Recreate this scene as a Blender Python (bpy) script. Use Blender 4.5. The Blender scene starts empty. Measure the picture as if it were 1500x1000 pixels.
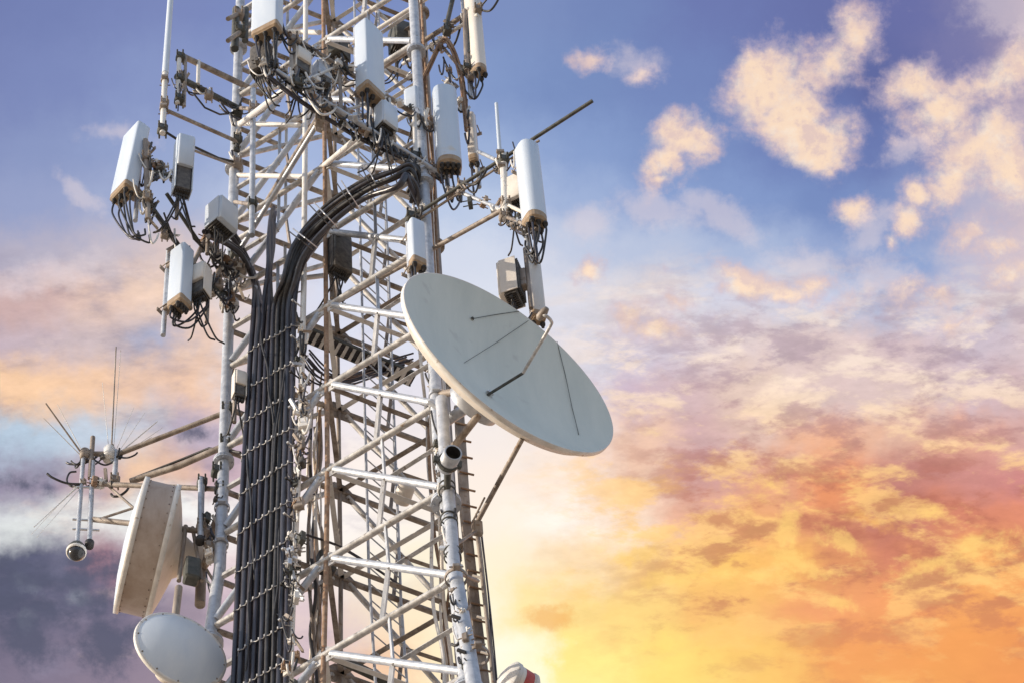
import bpy, math, random
from mathutils import Vector, Matrix
rnd = random.Random(7)
SC = bpy.context.scene
COL = SC.collection
PI = math.pi

# ------------------------------------------------------------------ camera
PITCH = math.radians(58.0)
FPX = 5148.0                      # focal length in photograph pixels (1500 wide)
CX, CY = 450.0, 500.0
CAM = Vector((0, 0, 1.6))
RIGHT = Vector((1, 0, 0))
UP = Vector((0, -math.sin(PITCH), math.cos(PITCH)))
FWD = Vector((0, math.cos(PITCH), math.sin(PITCH)))
YC = 22.0                         # distance from the camera's foot to the mast's axis
cam_d = bpy.data.cameras.new('camera')
cam = bpy.data.objects.new('camera', cam_d)
COL.objects.link(cam)
cam.location = CAM
cam.rotation_euler = (math.radians(90) + PITCH, 0, 0)
cam_d.sensor_width = 36.0
cam_d.lens = FPX / 1500.0 * 36.0
cam_d.shift_x = (750.0 - CX) / 1500.0
cam_d.clip_end = 5000.0
SC.camera = cam


def ray(px, py):
    return RIGHT * ((px - CX) / FPX) + UP * ((CY - py) / FPX) + FWD


def P(px, py, d=0.0):
    """a point of the place, d metres behind (+) or before (-) the mast's axis"""
    r = ray(px, py)
    return CAM + r * ((YC + d) / r.y)


def onplane(px, py, o, n):
    r = ray(px, py)
    return CAM + r * ((o - CAM).dot(n) / r.dot(n))


def mpp(px, py, d=0.0):
    return ((YC + d) / ray(px, py).y) / FPX


def zat(py, p):
    """height at which the vertical line through p crosses image row py"""
    r = ray(CX, py)
    return CAM.z + r.z * p.y / r.y


# ------------------------------------------------------------------ materials
def srgb(r, g, b):
    def f(c):
        c /= 255.0
        return c / 12.92 if c <= .04045 else ((c + .055) / 1.055) ** 2.4
    return (f(r), f(g), f(b), 1.0)


def mat(name, c1, c2, rough=.5, metal=0.0, scale=6.0, streak=False, spots=None, bump=0.0, spec=.5):
    m = bpy.data.materials.new(name)
    m.use_nodes = True
    nt = m.node_tree
    b = nt.nodes['Principled BSDF']
    geo = nt.nodes.new('ShaderNodeNewGeometry')
    mp = nt.nodes.new('ShaderNodeMapping')
    mp.inputs['Scale'].default_value = (scale, scale, scale * (.18 if streak else 1))
    nt.links.new(geo.outputs['Position'], mp.inputs['Vector'])
    n = nt.nodes.new('ShaderNodeTexNoise')
    n.inputs['Scale'].default_value = 1.0
    n.inputs['Detail'].default_value = 7
    n.inputs['Roughness'].default_value = .68
    nt.links.new(mp.outputs[0], n.inputs['Vector'])
    r = nt.nodes.new('ShaderNodeValToRGB')
    r.color_ramp.elements[0].position = .36
    r.color_ramp.elements[1].position = .66
    r.color_ramp.elements[0].color = (*c1, 1)
    r.color_ramp.elements[1].color = (*c2, 1)
    nt.links.new(n.outputs['Fac'], r.inputs[0])
    col = r.outputs[0]
    if spots:
        n2 = nt.nodes.new('ShaderNodeTexNoise')
        n2.inputs['Scale'].default_value = spots[1]
        n2.inputs['Detail'].default_value = 5
        nt.links.new(geo.outputs['Position'], n2.inputs['Vector'])
        r2 = nt.nodes.new('ShaderNodeValToRGB')
        r2.color_ramp.elements[0].position = spots[2]
        r2.color_ramp.elements[1].position = spots[2] + .1
        r2.color_ramp.elements[0].color = (0, 0, 0, 1)
        r2.color_ramp.elements[1].color = (1, 1, 1, 1)
        nt.links.new(n2.outputs['Fac'], r2.inputs[0])
        mx = nt.nodes.new('ShaderNodeMix')
        mx.data_type = 'RGBA'
        nt.links.new(r2.outputs[0], mx.inputs[0])
        nt.links.new(col, mx.inputs[6])
        mx.inputs[7].default_value = (*spots[0], 1)
        col = mx.outputs[2]
    nt.links.new(col, b.inputs['Base Color'])
    mr = nt.nodes.new('ShaderNodeMapRange')
    mr.inputs['To Min'].default_value = max(.05, rough - .12)
    mr.inputs['To Max'].default_value = min(1, rough + .15)
    nt.links.new(n.outputs['Fac'], mr.inputs[0])
    nt.links.new(mr.outputs[0], b.inputs['Roughness'])
    b.inputs['Metallic'].default_value = metal
    b.inputs['Specular IOR Level'].default_value = spec
    if bump:
        bp = nt.nodes.new('ShaderNodeBump')
        bp.inputs['Strength'].default_value = bump
        bp.inputs['Distance'].default_value = .01
        nt.links.new(n.outputs['Fac'], bp.inputs['Height'])
        nt.links.new(bp.outputs[0], b.inputs['Normal'])
    return m


M = {}
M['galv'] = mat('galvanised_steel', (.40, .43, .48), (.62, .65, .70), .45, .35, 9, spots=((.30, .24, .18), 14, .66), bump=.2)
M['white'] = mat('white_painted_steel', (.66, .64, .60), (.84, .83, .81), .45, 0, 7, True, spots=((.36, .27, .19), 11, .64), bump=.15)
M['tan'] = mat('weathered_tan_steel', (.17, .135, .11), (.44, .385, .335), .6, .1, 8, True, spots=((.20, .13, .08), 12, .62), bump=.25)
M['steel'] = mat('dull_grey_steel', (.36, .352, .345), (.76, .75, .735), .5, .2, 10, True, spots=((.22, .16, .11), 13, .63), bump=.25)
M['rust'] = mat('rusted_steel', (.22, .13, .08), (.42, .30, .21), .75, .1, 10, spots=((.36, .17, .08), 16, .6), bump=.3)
M['radome'] = mat('radome_plastic', (.57, .65, .76), (.67, .74, .82), .38, 0, 3, True, spots=((.62, .60, .56), 5, .68))
M['cream'] = mat('cream_plastic', (.74, .68, .60), (.84, .79, .72), .45, 0, 4, True, spots=((.55, .46, .36), 8, .68))
M['cap'] = mat('beige_end_cap', (.30, .21, .13), (.44, .33, .22), .55, 0, 14, spots=((.30, .22, .15), 20, .62))
M['dark'] = mat('dark_rubber', (.022, .021, .022), (.05, .048, .05), .5, 0, 12)
M['cable'] = mat('black_cable_jacket', (.020, .017, .024), (.052, .046, .058), .34, 0, 14, True, spec=.6)
M['olive'] = mat('dark_grey_green_steel', (.045, .05, .045), (.12, .12, .11), .6, .1, 10, bump=.2)
M['bluecable'] = mat('blue_black_cable_jacket', (.028, .027, .033), (.07, .067, .08), .3, 0, 14, True, spec=.6)
M['clip'] = mat('stainless_clip', (.55, .55, .56), (.78, .78, .78), .3, .7, 20)
M['dish'] = mat('grey_dish_paint', (.60, .645, .60), (.70, .735, .68), .55, 0, 2.2, True, spots=((.56, .585, .55), 3.4, .63))
M['dishrim'] = mat('cream_dish_back', (.70, .63, .54), (.82, .76, .68), .5, 0, 5, spots=((.50, .40, .30), 9, .66))
M['shroud'] = mat('shade_brown_shroud', (.40, .31, .25), (.60, .53, .48), .5, 0, 2.2, True, spots=((.40, .30, .24), 7, .64))  # brown base stands in for underside shade, stain spots on top
M['red'] = mat('red_paint', (.45, .06, .05), (.60, .12, .09), .5, 0, 9)
M['glass'] = mat('smoked_dome', (.03, .03, .035), (.06, .06, .065), .12, 0, 3)
M['radio'] = mat('radio_housing', (.05, .046, .042), (.17, .155, .14), .6, .1, 16)
M['soil'] = mat('dry_ground', (.34, .27, .19), (.52, .43, .32), .95, 0, .35, bump=.5)
M['concrete'] = mat('concrete', (.34, .33, .31), (.46, .45, .43), .9, 0, 2.5, bump=.3)


# ------------------------------------------------------------------ mesh builder
def perp(t):
    a = Vector((0, 0, 1)) if abs(t.z) < .9 else Vector((1, 0, 0))
    x = t.cross(a).normalized()
    return x, t.cross(x).normalized()


def spline(pts, n=6):
    """Catmull-Rom through the points"""
    if len(pts) < 3:
        return list(pts)
    q = [pts[0] * 2 - pts[1]] + list(pts) + [pts[-1] * 2 - pts[-2]]
    out = []
    for i in range(1, len(q) - 2):
        a, b, c, d = q[i - 1:i + 3]
        for k in range(n):
            t = k / n
            out.append(.5 * ((2 * b) + (c - a) * t + (2 * a - 5 * b + 4 * c - d) * t * t + (3 * b - a - 3 * c + d) * t ** 3))
    out.append(pts[-1].copy())
    return out


class MB:
    def __init__(s):
        s.v, s.f, s.sm, s.mi = [], [], [], []
        s.cur = 0

    def add(s, vs, fs, smooth=False):
        o = len(s.v)
        s.v += [tuple(v) for v in vs]
        for f in fs:
            s.f.append([i + o for i in f])
            s.sm.append(smooth)
            s.mi.append(s.cur)

    def tube(s, pts, r, seg=10, caps=True):
        pts = [Vector(p) for p in pts]
        n = len(pts)
        rr = r if isinstance(r, (list, tuple)) else [r] * n
        x = None
        rings = []
        for i, p in enumerate(pts):
            t = (pts[min(i + 1, n - 1)] - pts[max(i - 1, 0)])
            t = t.normalized() if t.length > 1e-9 else Vector((0, 0, 1))
            if x is None:
                x, y = perp(t)
            else:
                x = (x - t * x.dot(t))
                x = x.normalized() if x.length > 1e-6 else perp(t)[0]
                y = t.cross(x)
            rings.append([p + (x * math.cos(2 * PI * k / seg) + y * math.sin(2 * PI * k / seg)) * rr[i] for k in range(seg)])
        vs = [v for ring in rings for v in ring]
        fs = [[i * seg + k, i * seg + (k + 1) % seg, (i + 1) * seg + (k + 1) % seg, (i + 1) * seg + k]
              for i in range(n - 1) for k in range(seg)]
        s.add(vs, fs, True)
        if caps:
            s.add(rings[0], [list(range(seg))[::-1]])
            s.add(rings[-1], [list(range(seg))])
        return s

    def box(s, c, ax, ay, az, lx, ly, lz, ch=0.0):
        """box with chamfered edges (lx, ly, lz full sizes)"""
        c, ax, ay, az = Vector(c), Vector(ax).normalized(), Vector(ay).normalized(), Vector(az).normalized()
        if not ch:
            ch = min(lx, ly, lz) * .12
        prof = []
        hx, hy = lx / 2, ly / 2
        for sx, sy in ((1, 1), (-1, 1), (-1, -1), (1, -1)):
            a, b = (sx * hx, sy * (hy - ch)), (sx * (hx - ch), sy * hy)
            prof += [a, b] if sx * sy > 0 else [b, a]
        return s.prism(prof, c - az * lz / 2, ax, ay, az, lz, ch, ch)

    def prism(s, prof, o, ax, ay, az, h, ch0=0.0, ch1=0.0, smooth=False):
        """extrude a 2-D profile; ends drawn in by ch0 / ch1"""
        o, ax, ay, az = Vector(o), Vector(ax), Vector(ay), Vector(az)
        n = len(prof)
        mx = max(abs(p[0]) for p in prof) or 1
        my = max(abs(p[1]) for p in prof) or 1
        lev = []
        if ch0:
            lev.append((0, ch0))
        lev.append((ch0, 0))
        lev.append((h - ch1, 0))
        if ch1:
            lev.append((h, ch1))
        rings = []
        for z, ins in lev:
            kx, ky = 1 - ins / mx, 1 - ins / my
            rings.append([o + ax * (p[0] * kx) + ay * (p[1] * ky) + az * z for p in prof])
        vs = [v for r in rings for v in r]
        fs = [[i * n + k, i * n + (k + 1) % n, (i + 1) * n + (k + 1) % n, (i + 1) * n + k]
              for i in range(len(rings) - 1) for k in range(n)]
        flip = ax.cross(ay).dot(az) < 0
        caps = [list(range(n))[::-1], list(range(n))]
        if flip:
            fs = [f[::-1] for f in fs]
            caps = [c[::-1] for c in caps]
        s.add(vs, fs, smooth)
        s.add(rings[0], [caps[0]])
        s.add(rings[-1], [caps[1]])
        return s

    def lathe(s, prof, o, axis, seg=40, smooth=True):
        """prof: (radius, height along the axis)"""
        o, axis = Vector(o), Vector(axis).normalized()
        x, y = perp(axis)
        n = len(prof)
        vs = []
        for r, h in prof:
            for k in range(seg):
                a = 2 * PI * k / seg
                vs.append(o + axis * h + (x * math.cos(a) + y * math.sin(a)) * max(r, 1e-4))
        fs = [[i * seg + k, i * seg + (k + 1) % seg, (i + 1) * seg + (k + 1) % seg, (i + 1) * seg + k]
              for i in range(n - 1) for k in range(seg)]
        s.add(vs, fs, smooth)
        return s

    def angle(s, a, b, w=.06, t=.008, up=Vector((0, 0, 1))):
        """L-section bar from a to b"""
        a, b = Vector(a), Vector(b)
        d = (b - a)
        L = d.length
        d.normalize()
        x = d.cross(up)
        x = x.normalized() if x.length > 1e-4 else Vector((1, 0, 0))
        y = x.cross(d).normalized()
        prof = [(0, 0), (w, 0), (w, t), (t, t), (t, w), (0, w)]
        prof = [(p[0] - w * .3, p[1] - w * .3) for p in prof]
        return s.prism(prof, a, x, y, d, L)

    def build(s, name, m, parent=None, m2=None):
        me = bpy.data.meshes.new(name)
        me.from_pydata(s.v, [], s.f)
        me.materials.append(M[m])
        for k in (m2 or []):
            me.materials.append(M[k])
        me.polygons.foreach_set('use_smooth', s.sm)
        me.polygons.foreach_set('material_index', s.mi)
        me.update()
        o = bpy.data.objects.new(name, me)
        COL.objects.link(o)
        if parent is not None:
            o.parent = parent
            o.matrix_parent_inverse = Matrix.Translation(-root_loc(parent))
        return o


def root_loc(o):
    p = Vector((0, 0, 0))
    while o is not None:
        p += o.location
        o = o.parent if o.parent is not None and False else None
    return p


def thing(name, label, cat, loc=(0, 0, 0), group=None):
    o = bpy.data.objects.new(name, None)
    COL.objects.link(o)
    o.location = loc
    o.empty_display_size = .2
    o['label'] = label
    o['category'] = cat
    if group:
        o['group'] = group
    return o


def tag(o, label, cat, group=None):
    o['label'] = label
    o['category'] = cat
    if group:
        o['group'] = group
    return o


def T(name, pts, wpx, m, parent=None, smooth=0, seg=10, label=None):
    """a round bar through (px, py, d) points, wpx photograph pixels thick"""
    w = [P(*p) for p in pts]
    r = wpx * .5 * mpp(*pts[len(pts) // 2])
    if smooth:
        w = spline(w, smooth)
    o = MB().tube(w, r, seg).build(name, m, parent)
    if label:
        o['label'] = label
    return o


def lerp(a, b, t):
    return a + (b - a) * t


def clamp_ring(p, axis, r, m='clip', name='clamp', parent=None):
    axis = Vector(axis).normalized()
    x, y = perp(axis)
    b = MB()
    b.lathe([(r, -.022), (r + .014, -.022), (r + .014, .022), (r, .022), (r, -.022)], p, axis, 16, False)
    b.box(Vector(p) + x * (r + .03), x, y, axis, .06, .07, .05)
    b.tube([Vector(p) + x * (r + .03) - y * .07, Vector(p) + x * (r + .03) + y * .07], .009, 6)
    b.box(Vector(p) - x * (r + .02), x, y, axis, .04, .09, .05)
    return b.build(name, m, parent)
RED0 = 90
WARP1, WARP2 = .12, .05
SUN_EL, SUN_AZ, SUN_E, SUN_C = math.radians(15), math.radians(263), 4.2, (1.0, .87, .72)
SKY_K, SKY_ADD = .10, (.24, .30, .41)
SKY_ROWS = [
    (0, [(-100, (92, 108, 170)), (60, (98, 116, 178)), (250, (104, 122, 184)), (480, (102, 126, 190)), (760, (104, 130, 188)), (900, (94, 120, 182)), (1050, (88, 106, 174)), (1200, (84, 98, 166)), (1330, (88, 96, 164)), (1440, (118, 116, 168)), (1520, (150, 136, 172))]),
    (120, [(-100, (100, 116, 176)), (60, (106, 124, 184)), (250, (118, 138, 194)), (480, (120, 146, 204)), (700, (110, 140, 196)), (860, (98, 128, 188)), (1000, (94, 120, 184)), (1150, (86, 106, 174)), (1290, (76, 90, 158)), (1400, (104, 106, 166)), (1520, (150, 136, 172))]),
    (220, [(-100, (116, 132, 186)), (60, (122, 140, 192)), (250, (136, 156, 204)), (480, (150, 172, 216)), (700, (140, 166, 212)), (850, (116, 146, 202)), (1000, (102, 132, 192)), (1150, (92, 118, 184)), (1280, (84, 106, 174)), (1400, (120, 128, 182)), (1520, (170, 156, 184))]),
    (300, [(-100, (130, 144, 190)), (60, (138, 152, 198)), (230, (152, 168, 208)), (480, (180, 194, 226)), (700, (176, 194, 226)), (850, (142, 166, 212)), (960, (124, 152, 206)), (1080, (112, 142, 200)), (1200, (98, 128, 190)), (1330, (110, 134, 192)), (1440, (176, 172, 200)), (1520, (196, 178, 194))]),
    (375, [(-100, (170, 164, 190)), (60, (178, 172, 194)), (170, (196, 184, 196)), (250, (216, 192, 188)), (330, (206, 198, 212)), (480, (204, 210, 232)), (700, (204, 212, 232)), (850, (182, 194, 222)), (980, (172, 186, 218)), (1100, (158, 176, 214)), (1220, (132, 156, 206)), (1340, (128, 154, 206)), (1440, (188, 184, 208)), (1520, (212, 192, 198))]),
    (440, [(-100, (196, 160, 162)), (40, (202, 166, 164)), (140, (226, 190, 174)), (250, (236, 200, 176)), (330, (222, 206, 206)), (480, (212, 216, 236)), (720, (212, 218, 234)), (850, (214, 212, 224)), (940, (224, 214, 216)), (1060, (206, 206, 224)), (1180, (196, 200, 222)), (1300, (168, 180, 214)), (1400, (184, 186, 212)), (1520, (214, 194, 196))]),
    (510, [(-100, (186, 164, 182)), (50, (196, 174, 184)), (150, (206, 184, 186)), (230, (166, 168, 196)), (300, (226, 190, 170)), (360, (224, 206, 206)), (480, (218, 220, 238)), (720, (216, 220, 236)), (850, (216, 214, 228)), (930, (208, 196, 212)), (1060, (224, 202, 202)), (1200, (220, 194, 190)), (1320, (216, 188, 190)), (1420, (204, 186, 200)), (1520, (212, 188, 192))]),
    (570, [(-100, (240, 188, 142)), (40, (244, 194, 146)), (140, (240, 192, 152)), (230, (228, 186, 160)), (300, (236, 190, 158)), (360, (226, 206, 204)), (480, (228, 224, 236)), (720, (226, 222, 232)), (850, (222, 212, 222)), (915, (202, 176, 194)), (1000, (212, 178, 180)), (1100, (226, 194, 178)), (1220, (216, 186, 182)), (1320, (220, 190, 184)), (1420, (206, 178, 186)), (1520, (208, 174, 178))]),
    (630, [(-100, (166, 188, 214)), (30, (172, 194, 216)), (140, (186, 200, 218)), (220, (196, 198, 212)), (290, (184, 168, 190)), (350, (196, 176, 192)), (480, (238, 228, 232)), (720, (244, 232, 226)), (850, (238, 216, 206)), (930, (234, 190, 164)), (1010, (206, 166, 166)), (1110, (224, 186, 170)), (1200, (238, 172, 130)), (1310, (226, 178, 154)), (1400, (228, 164, 136)), (1520, (212, 160, 152))]),
    (695, [(-100, (148, 140, 168)), (50, (150, 140, 166)), (120, (186, 156, 164)), (200, (236, 190, 152)), (270, (222, 178, 156)), (330, (196, 164, 178)), (420, (226, 206, 214)), (520, (250, 236, 228)), (720, (250, 234, 222)), (820, (252, 230, 212)), (930, (238, 198, 172)), (1030, (206, 154, 150)), (1130, (226, 160, 126)), (1220, (234, 148, 98)), (1320, (192, 126, 116)), (1420, (204, 136, 128)), (1520, (206, 132, 128))]),
    (760, [(-100, (204, 210, 214)), (40, (218, 222, 222)), (130, (234, 232, 228)), (230, (236, 236, 234)), (330, (246, 240, 238)), (480, (252, 242, 236)), (720, (252, 238, 220)), (820, (255, 244, 232)), (920, (250, 222, 198)), (1020, (230, 172, 144)), (1120, (238, 170, 110)), (1210, (214, 138, 102)), (1310, (188, 118, 106)), (1400, (214, 132, 104)), (1520, (222, 138, 106))]),
    (825, [(-100, (78, 82, 112)), (30, (84, 87, 116)), (90, (104, 104, 132)), (150, (158, 114, 130)), (230, (176, 162, 176)), (320, (226, 204, 208)), (480, (252, 242, 232)), (640, (252, 238, 206)), (740, (255, 238, 208)), (840, (252, 220, 178)), (940, (252, 208, 134)), (1050, (252, 198, 106)), (1150, (246, 184, 98)), (1240, (226, 150, 98)), (1320, (208, 128, 100)), (1420, (244, 170, 96)), (1520, (238, 156, 92))]),
    (895, [(-100, (74, 76, 106)), (40, (84, 86, 114)), (100, (98, 97, 126)), (170, (116, 107, 134)), (260, (156, 138, 156)), (340, (200, 172, 188)), (460, (222, 196, 200)), (600, (252, 228, 188)), (700, (255, 243, 210)), (780, (254, 228, 156)), (830, (252, 218, 138)), (940, (252, 212, 126)), (1060, (246, 186, 108)), (1200, (240, 160, 104)), (1320, (242, 158, 98)), (1430, (246, 168, 94)), (1520, (240, 158, 90))]),
    (960, [(-100, (104, 96, 122)), (60, (124, 114, 140)), (150, (136, 121, 144)), (250, (148, 130, 150)), (340, (198, 176, 186)), (440, (212, 186, 194)), (560, (246, 196, 150)), (640, (255, 234, 186)), (720, (255, 250, 226)), (790, (255, 250, 212)), (830, (255, 236, 140)), (890, (255, 236, 140)), (990, (254, 220, 118)), (1110, (250, 198, 106)), (1240, (242, 160, 90)), (1400, (242, 158, 84)), (1520, (238, 152, 84))]),
    (1060, [(-100, (124, 112, 136)), (100, (142, 124, 146)), (300, (166, 144, 156)), (460, (206, 166, 172)), (600, (252, 220, 170)), (760, (255, 252, 222)), (860, (255, 240, 160)), (1000, (255, 228, 122)), (1200, (248, 186, 96)), (1520, (236, 148, 80))]),
]
PUFFS = [
    (1130, 130, 62, 62, 0, 1.0), (1165, 175, 60, 52, 20, 1.0), (1205, 205, 52, 44, 0, .95), (1195, 232, 46, 24, 0, .9), (1215, 95, 60, 34, -40, .75), (1258, 48, 46, 34, -50, .55), (1100, 95, 30, 26, 0, .8),
    (1010, 205, 52, 30, -25, .95), (975, 240, 42, 24, -45, .8), (1030, 190, 30, 26, 0, .9), (968, 272, 16, 12, 0, .6),
    (1350, 130, 58, 36, 0, .8), (1390, 165, 74, 40, -25, .85), (1440, 120, 70, 36, -30, .7), (1370, 195, 40, 20, -10, .6),
    (1440, 215, 80, 52, -30, .8), (1400, 270, 52, 34, -30, .75), (1480, 250, 60, 60, 0, .7), (1500, 90, 60, 40, -30, .6),
    (1245, 320, 26, 20, 30, .7), (1330, 330, 22, 30, 25, .8), (1335, 285, 22, 20, 0, .7), (1310, 362, 12, 10, 0, .5),
    (862, 88, 22, 12, -10, .42), (940, 112, 14, 10, 0, .36),
    (858, 394, 24, 22, 0, .7), (930, 455, 44, 30, -30, .6), (955, 480, 40, 20, 0, .6), (1105, 415, 50, 20, 10, .55), (1460, 350, 46, 26, -10, .5), (1190, 425, 40, 20, -20, .5), (1370, 435, 44, 18, -30, .5),
]
WISPS = [(120, 290, 60, 18, 40, .8), (170, 200, 60, 20, 10, .6), (1060, 330, 90, 30, 25, .8), (960, 310, 80, 26, 20, .7), (1290, 410, 70, 40, -30, .8), (860, 330, 60, 40, 0, .7), (930, 90, 60, 30, 20, .5), (1480, 20, 90, 40, 0, .9), (1270, 350, 50, 30, -50, .8), (80, 400, 120, 30, -5, .8), (1180, 380, 80, 26, 10, .7), (1330, 220, 50, 20, -20, .7)]
FIRE = [(1000, 850, 60, 18, 0, .8), (1100, 842, 56, 16, 5, .8), (1170, 818, 60, 16, 25, .85), (1235, 795, 40, 14, 30, .7), (1340, 832, 60, 16, -15, .7), (1440, 800, 60, 24, -30, .7), (1225, 885, 36, 14, 0, .6), (930, 812, 60, 12, -12, .6), (1150, 770, 14, 50, 10, .6), (1350, 755, 34, 14, 15, .5), (1130, 700, 40, 24, 0, .45)]
HOLES = [(58, 858, 26, 14, 20, .8), (108, 872, 24, 20, 40, .9), (45, 905, 16, 12, 0, .7), (90, 845, 20, 8, 30, .6)]
DUSK = [(150, 880, 60, 30, 0, .6), (60, 850, 90, 20, 0, .7), (40, 825, 70, 18, -10, .8), (110, 815, 60, 14, 5, .7), (90, 900, 90, 30, 0, .6), (20, 880, 40, 40, 0, .7), (50, 700, 60, 14, 12, .5), (290, 640, 50, 12, -20, .4)]
EMBER = [(810, 905, 42, 20, 0, 1.0), (1290, 765, 70, 16, 20, .5)]
DUSK += [(110, 845, 110, 26, 0, .8), (150, 940, 130, 40, 0, .6), (40, 930, 80, 50, 0, .6)]
PUFFS += [(1085, 400, 44, 14, 20, .5), (1150, 432, 46, 14, 10, .52), (1255, 440, 40, 14, -25, .5), (1330, 420, 30, 14, -35, .55), (1425, 335, 40, 22, -30, .6), (1485, 400, 40, 24, -20, .6), (1400, 470, 50, 14, -25, .5), (1000, 430, 36, 14, 30, .45)]
# ------------------------------------------------------------------ the mast: a three-legged lattice tower
ZK = P(640, 640, -1.5).z                        # below this the legs flare
pR0 = P(634, 500, -1.5)
ANG_LR, K_FLARE = math.radians(36), .066
pL0 = P(334, 500, .2)
for _ in range(4):
    dx = pR0.x - pL0.x
    pL0 = P(334, 500, pR0.y + dx * math.tan(ANG_LR) - YC)
SIDE = (pR0 - pL0).to_2d().length
vLR = Vector((pR0.x - pL0.x, pR0.y - pL0.y, 0))
vLB = Matrix.Rotation(math.radians(60), 3, 'Z') @ vLR
R2, L2 = Vector((pR0.x, pR0.y, 0)), Vector((pL0.x, pL0.y, 0))
B2 = L2 + vLB
C2 = (R2 + L2 + B2) / 3
N_LR = Vector((vLR.y, -vLR.x, 0)).normalized()      # outward (towards the camera)
if N_LR.y > 0:
    N_LR = -N_LR


def leg(base, z):
    k = 1 + K_FLARE * max(0.0, ZK - z) / (base - C2).length * 1.0
    p = C2 + (base - C2) * k
    return Vector((p.x, p.y, z))


def legL(z): return leg(L2, z)
def legR(z): return leg(R2, z)
def legB(z): return leg(B2, z)


zA, zB = zat(155, pR0), zat(868, pR0)
DZ = (zA - zB) / 6.0
LEVELS = [zA + DZ * (5 - i) for i in range(34) if zA + DZ * (5 - i) > 1.0]
ZTOP = LEVELS[0] + .6
tower = thing('lattice_tower', 'tall three-legged lattice mast of pale steel pipes carrying all the antennas', 'tower', (C2.x, C2.y, 0))
RL = .062
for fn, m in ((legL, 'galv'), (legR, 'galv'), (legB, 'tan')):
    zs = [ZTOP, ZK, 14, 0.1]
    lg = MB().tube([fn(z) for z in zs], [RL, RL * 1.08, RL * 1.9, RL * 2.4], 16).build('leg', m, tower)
    for i, z in enumerate(LEVELS[:14]):
        if i % 2 == 0:
            b = MB()
            p = fn(z - .25)
            rr = RL * (1.08 if z > ZK else 1.4)
            b.lathe([(rr * .9, -.03), (rr * 1.8, -.03), (rr * 1.8, -.004), (rr * .9, -.004)], p, (0, 0, 1), 18, False)
            b.lathe([(rr * .9, .004), (rr * 1.8, .004), (rr * 1.8, .03), (rr * .9, .03)], p, (0, 0, 1), 18, False)
            for k in range(8):
                a = k * PI / 4
                q = p + Vector((math.cos(a), math.sin(a), 0)) * rr * 1.45
                b.tube([q - Vector((0, 0, .05)), q + Vector((0, 0, .05))], .012, 6)
            b.build('flange', m, lg)


def gusset(p, u, w, m, s=.17):
    if m == 'tan':
        s = .2
    """plate at a joint, in the plane of u and w"""
    n = u.cross(w).normalized()
    b = MB()
    uu = u.normalized()
    vv = n.cross(uu)
    b.prism([(-s, -s * .6), (s, -s * .6), (s * .9, s * .35), (s * .35, s), (-s * .35, s), (-s * .9, s * .35)], p - n * .008, uu, vv, n, .016)
    for i in (-1, 1):
        for j in (-.3, .3):
            q = p + uu * i * s * .55 + vv * j * s
            b.tube([q - n * .025, q + n * .025], .014, 6)
    return b.build('gusset_plate', m, tower)


def face(fa, fb, m_h, m_d, m_v, rh, rd, rv, near=False):
    for i, z in enumerate(LEVELS[:-1]):
        z2 = LEVELS[i + 1]
        a, b = fa(z), fb(z)
        a2, b2 = fa(z2), fb(z2)
        mid, mid2 = (a + b) / 2, (a2 + b2) / 2
        u = (b - a).normalized()
        fade = 0 if z > 11 else 1
        MB().tube([a + u * .07, b - u * .07], rh, 10).build('horizontal_brace', m_h, tower)
        # inverted-V bracing hanging from the middle of the horizontal
        up = Vector((0, 0, .12))
        MB().tube([mid - u * .10 - Vector((0, 0, .05)), a2 + up + u * .06], rd, 10).build('diagonal_brace', m_d, tower)
        MB().tube([mid + u * .10 - Vector((0, 0, .05)), b2 + up - u * .06], rd, 10).build('diagonal_brace', m_d, tower)
        if fade:
            continue
        gusset(mid - Vector((0, 0, .04)), u, Vector((0, 0, 1)), m_h, .15)
        # hanger
        MB().tube([mid, mid2], rv, 8).build('hanger', m_v, tower)
        # redundant members: middle of each diagonal to the leg
        for s_, aa, aa2 in ((-1, a, a2), (1, b, b2)):
            q = (mid + aa2) / 2
            MB().angle(q, (aa * .52 + aa2 * .48), .05, .008).build('redundant_brace', m_h, tower)
            MB().angle(q, lerp(mid, aa, .5), .04, .007).build('redundant_brace', m_d, tower)
            if s_ == 1 or not near:
                MB().angle(q, lerp(mid2, aa2, .45), .045, .008).build('redundant_brace', m_h, tower)


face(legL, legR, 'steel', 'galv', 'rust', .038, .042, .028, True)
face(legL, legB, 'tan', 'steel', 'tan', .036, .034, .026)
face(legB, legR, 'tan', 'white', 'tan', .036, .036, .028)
# plan bracing: the middles of the three sides joined at every level
for i, z in enumerate(LEVELS[:13]):
    ma, mb, mc = (legL(z) + legR(z)) / 2, (legL(z) + legB(z)) / 2, (legB(z) + legR(z)) / 2
    for a, b in ((ma, mb), (mb, mc), (ma, mc)):
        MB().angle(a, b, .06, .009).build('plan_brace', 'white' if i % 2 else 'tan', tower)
for pa, pb in (((350, 181, .15), (438, 184, -.5)), ((349, 257, .15), (447, 259, -.6)), ((372, 45, .1), (468, 48, -.6)), ((440, 408, -.5), (474, 404, -.3)), ((340, 356, .15), (366, 340, .0))):
    T('cross_bar', [pa, pb], 8, 'white', tower)
for fn in (legL, legR, legB):
    b = MB()
    p = fn(0)
    b.box(Vector((p.x, p.y, .06)), (1, 0, 0), (0, 1, 0), (0, 0, 1), .7, .7, .1)
    b.build('base_plate', 'galv', tower)

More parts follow.
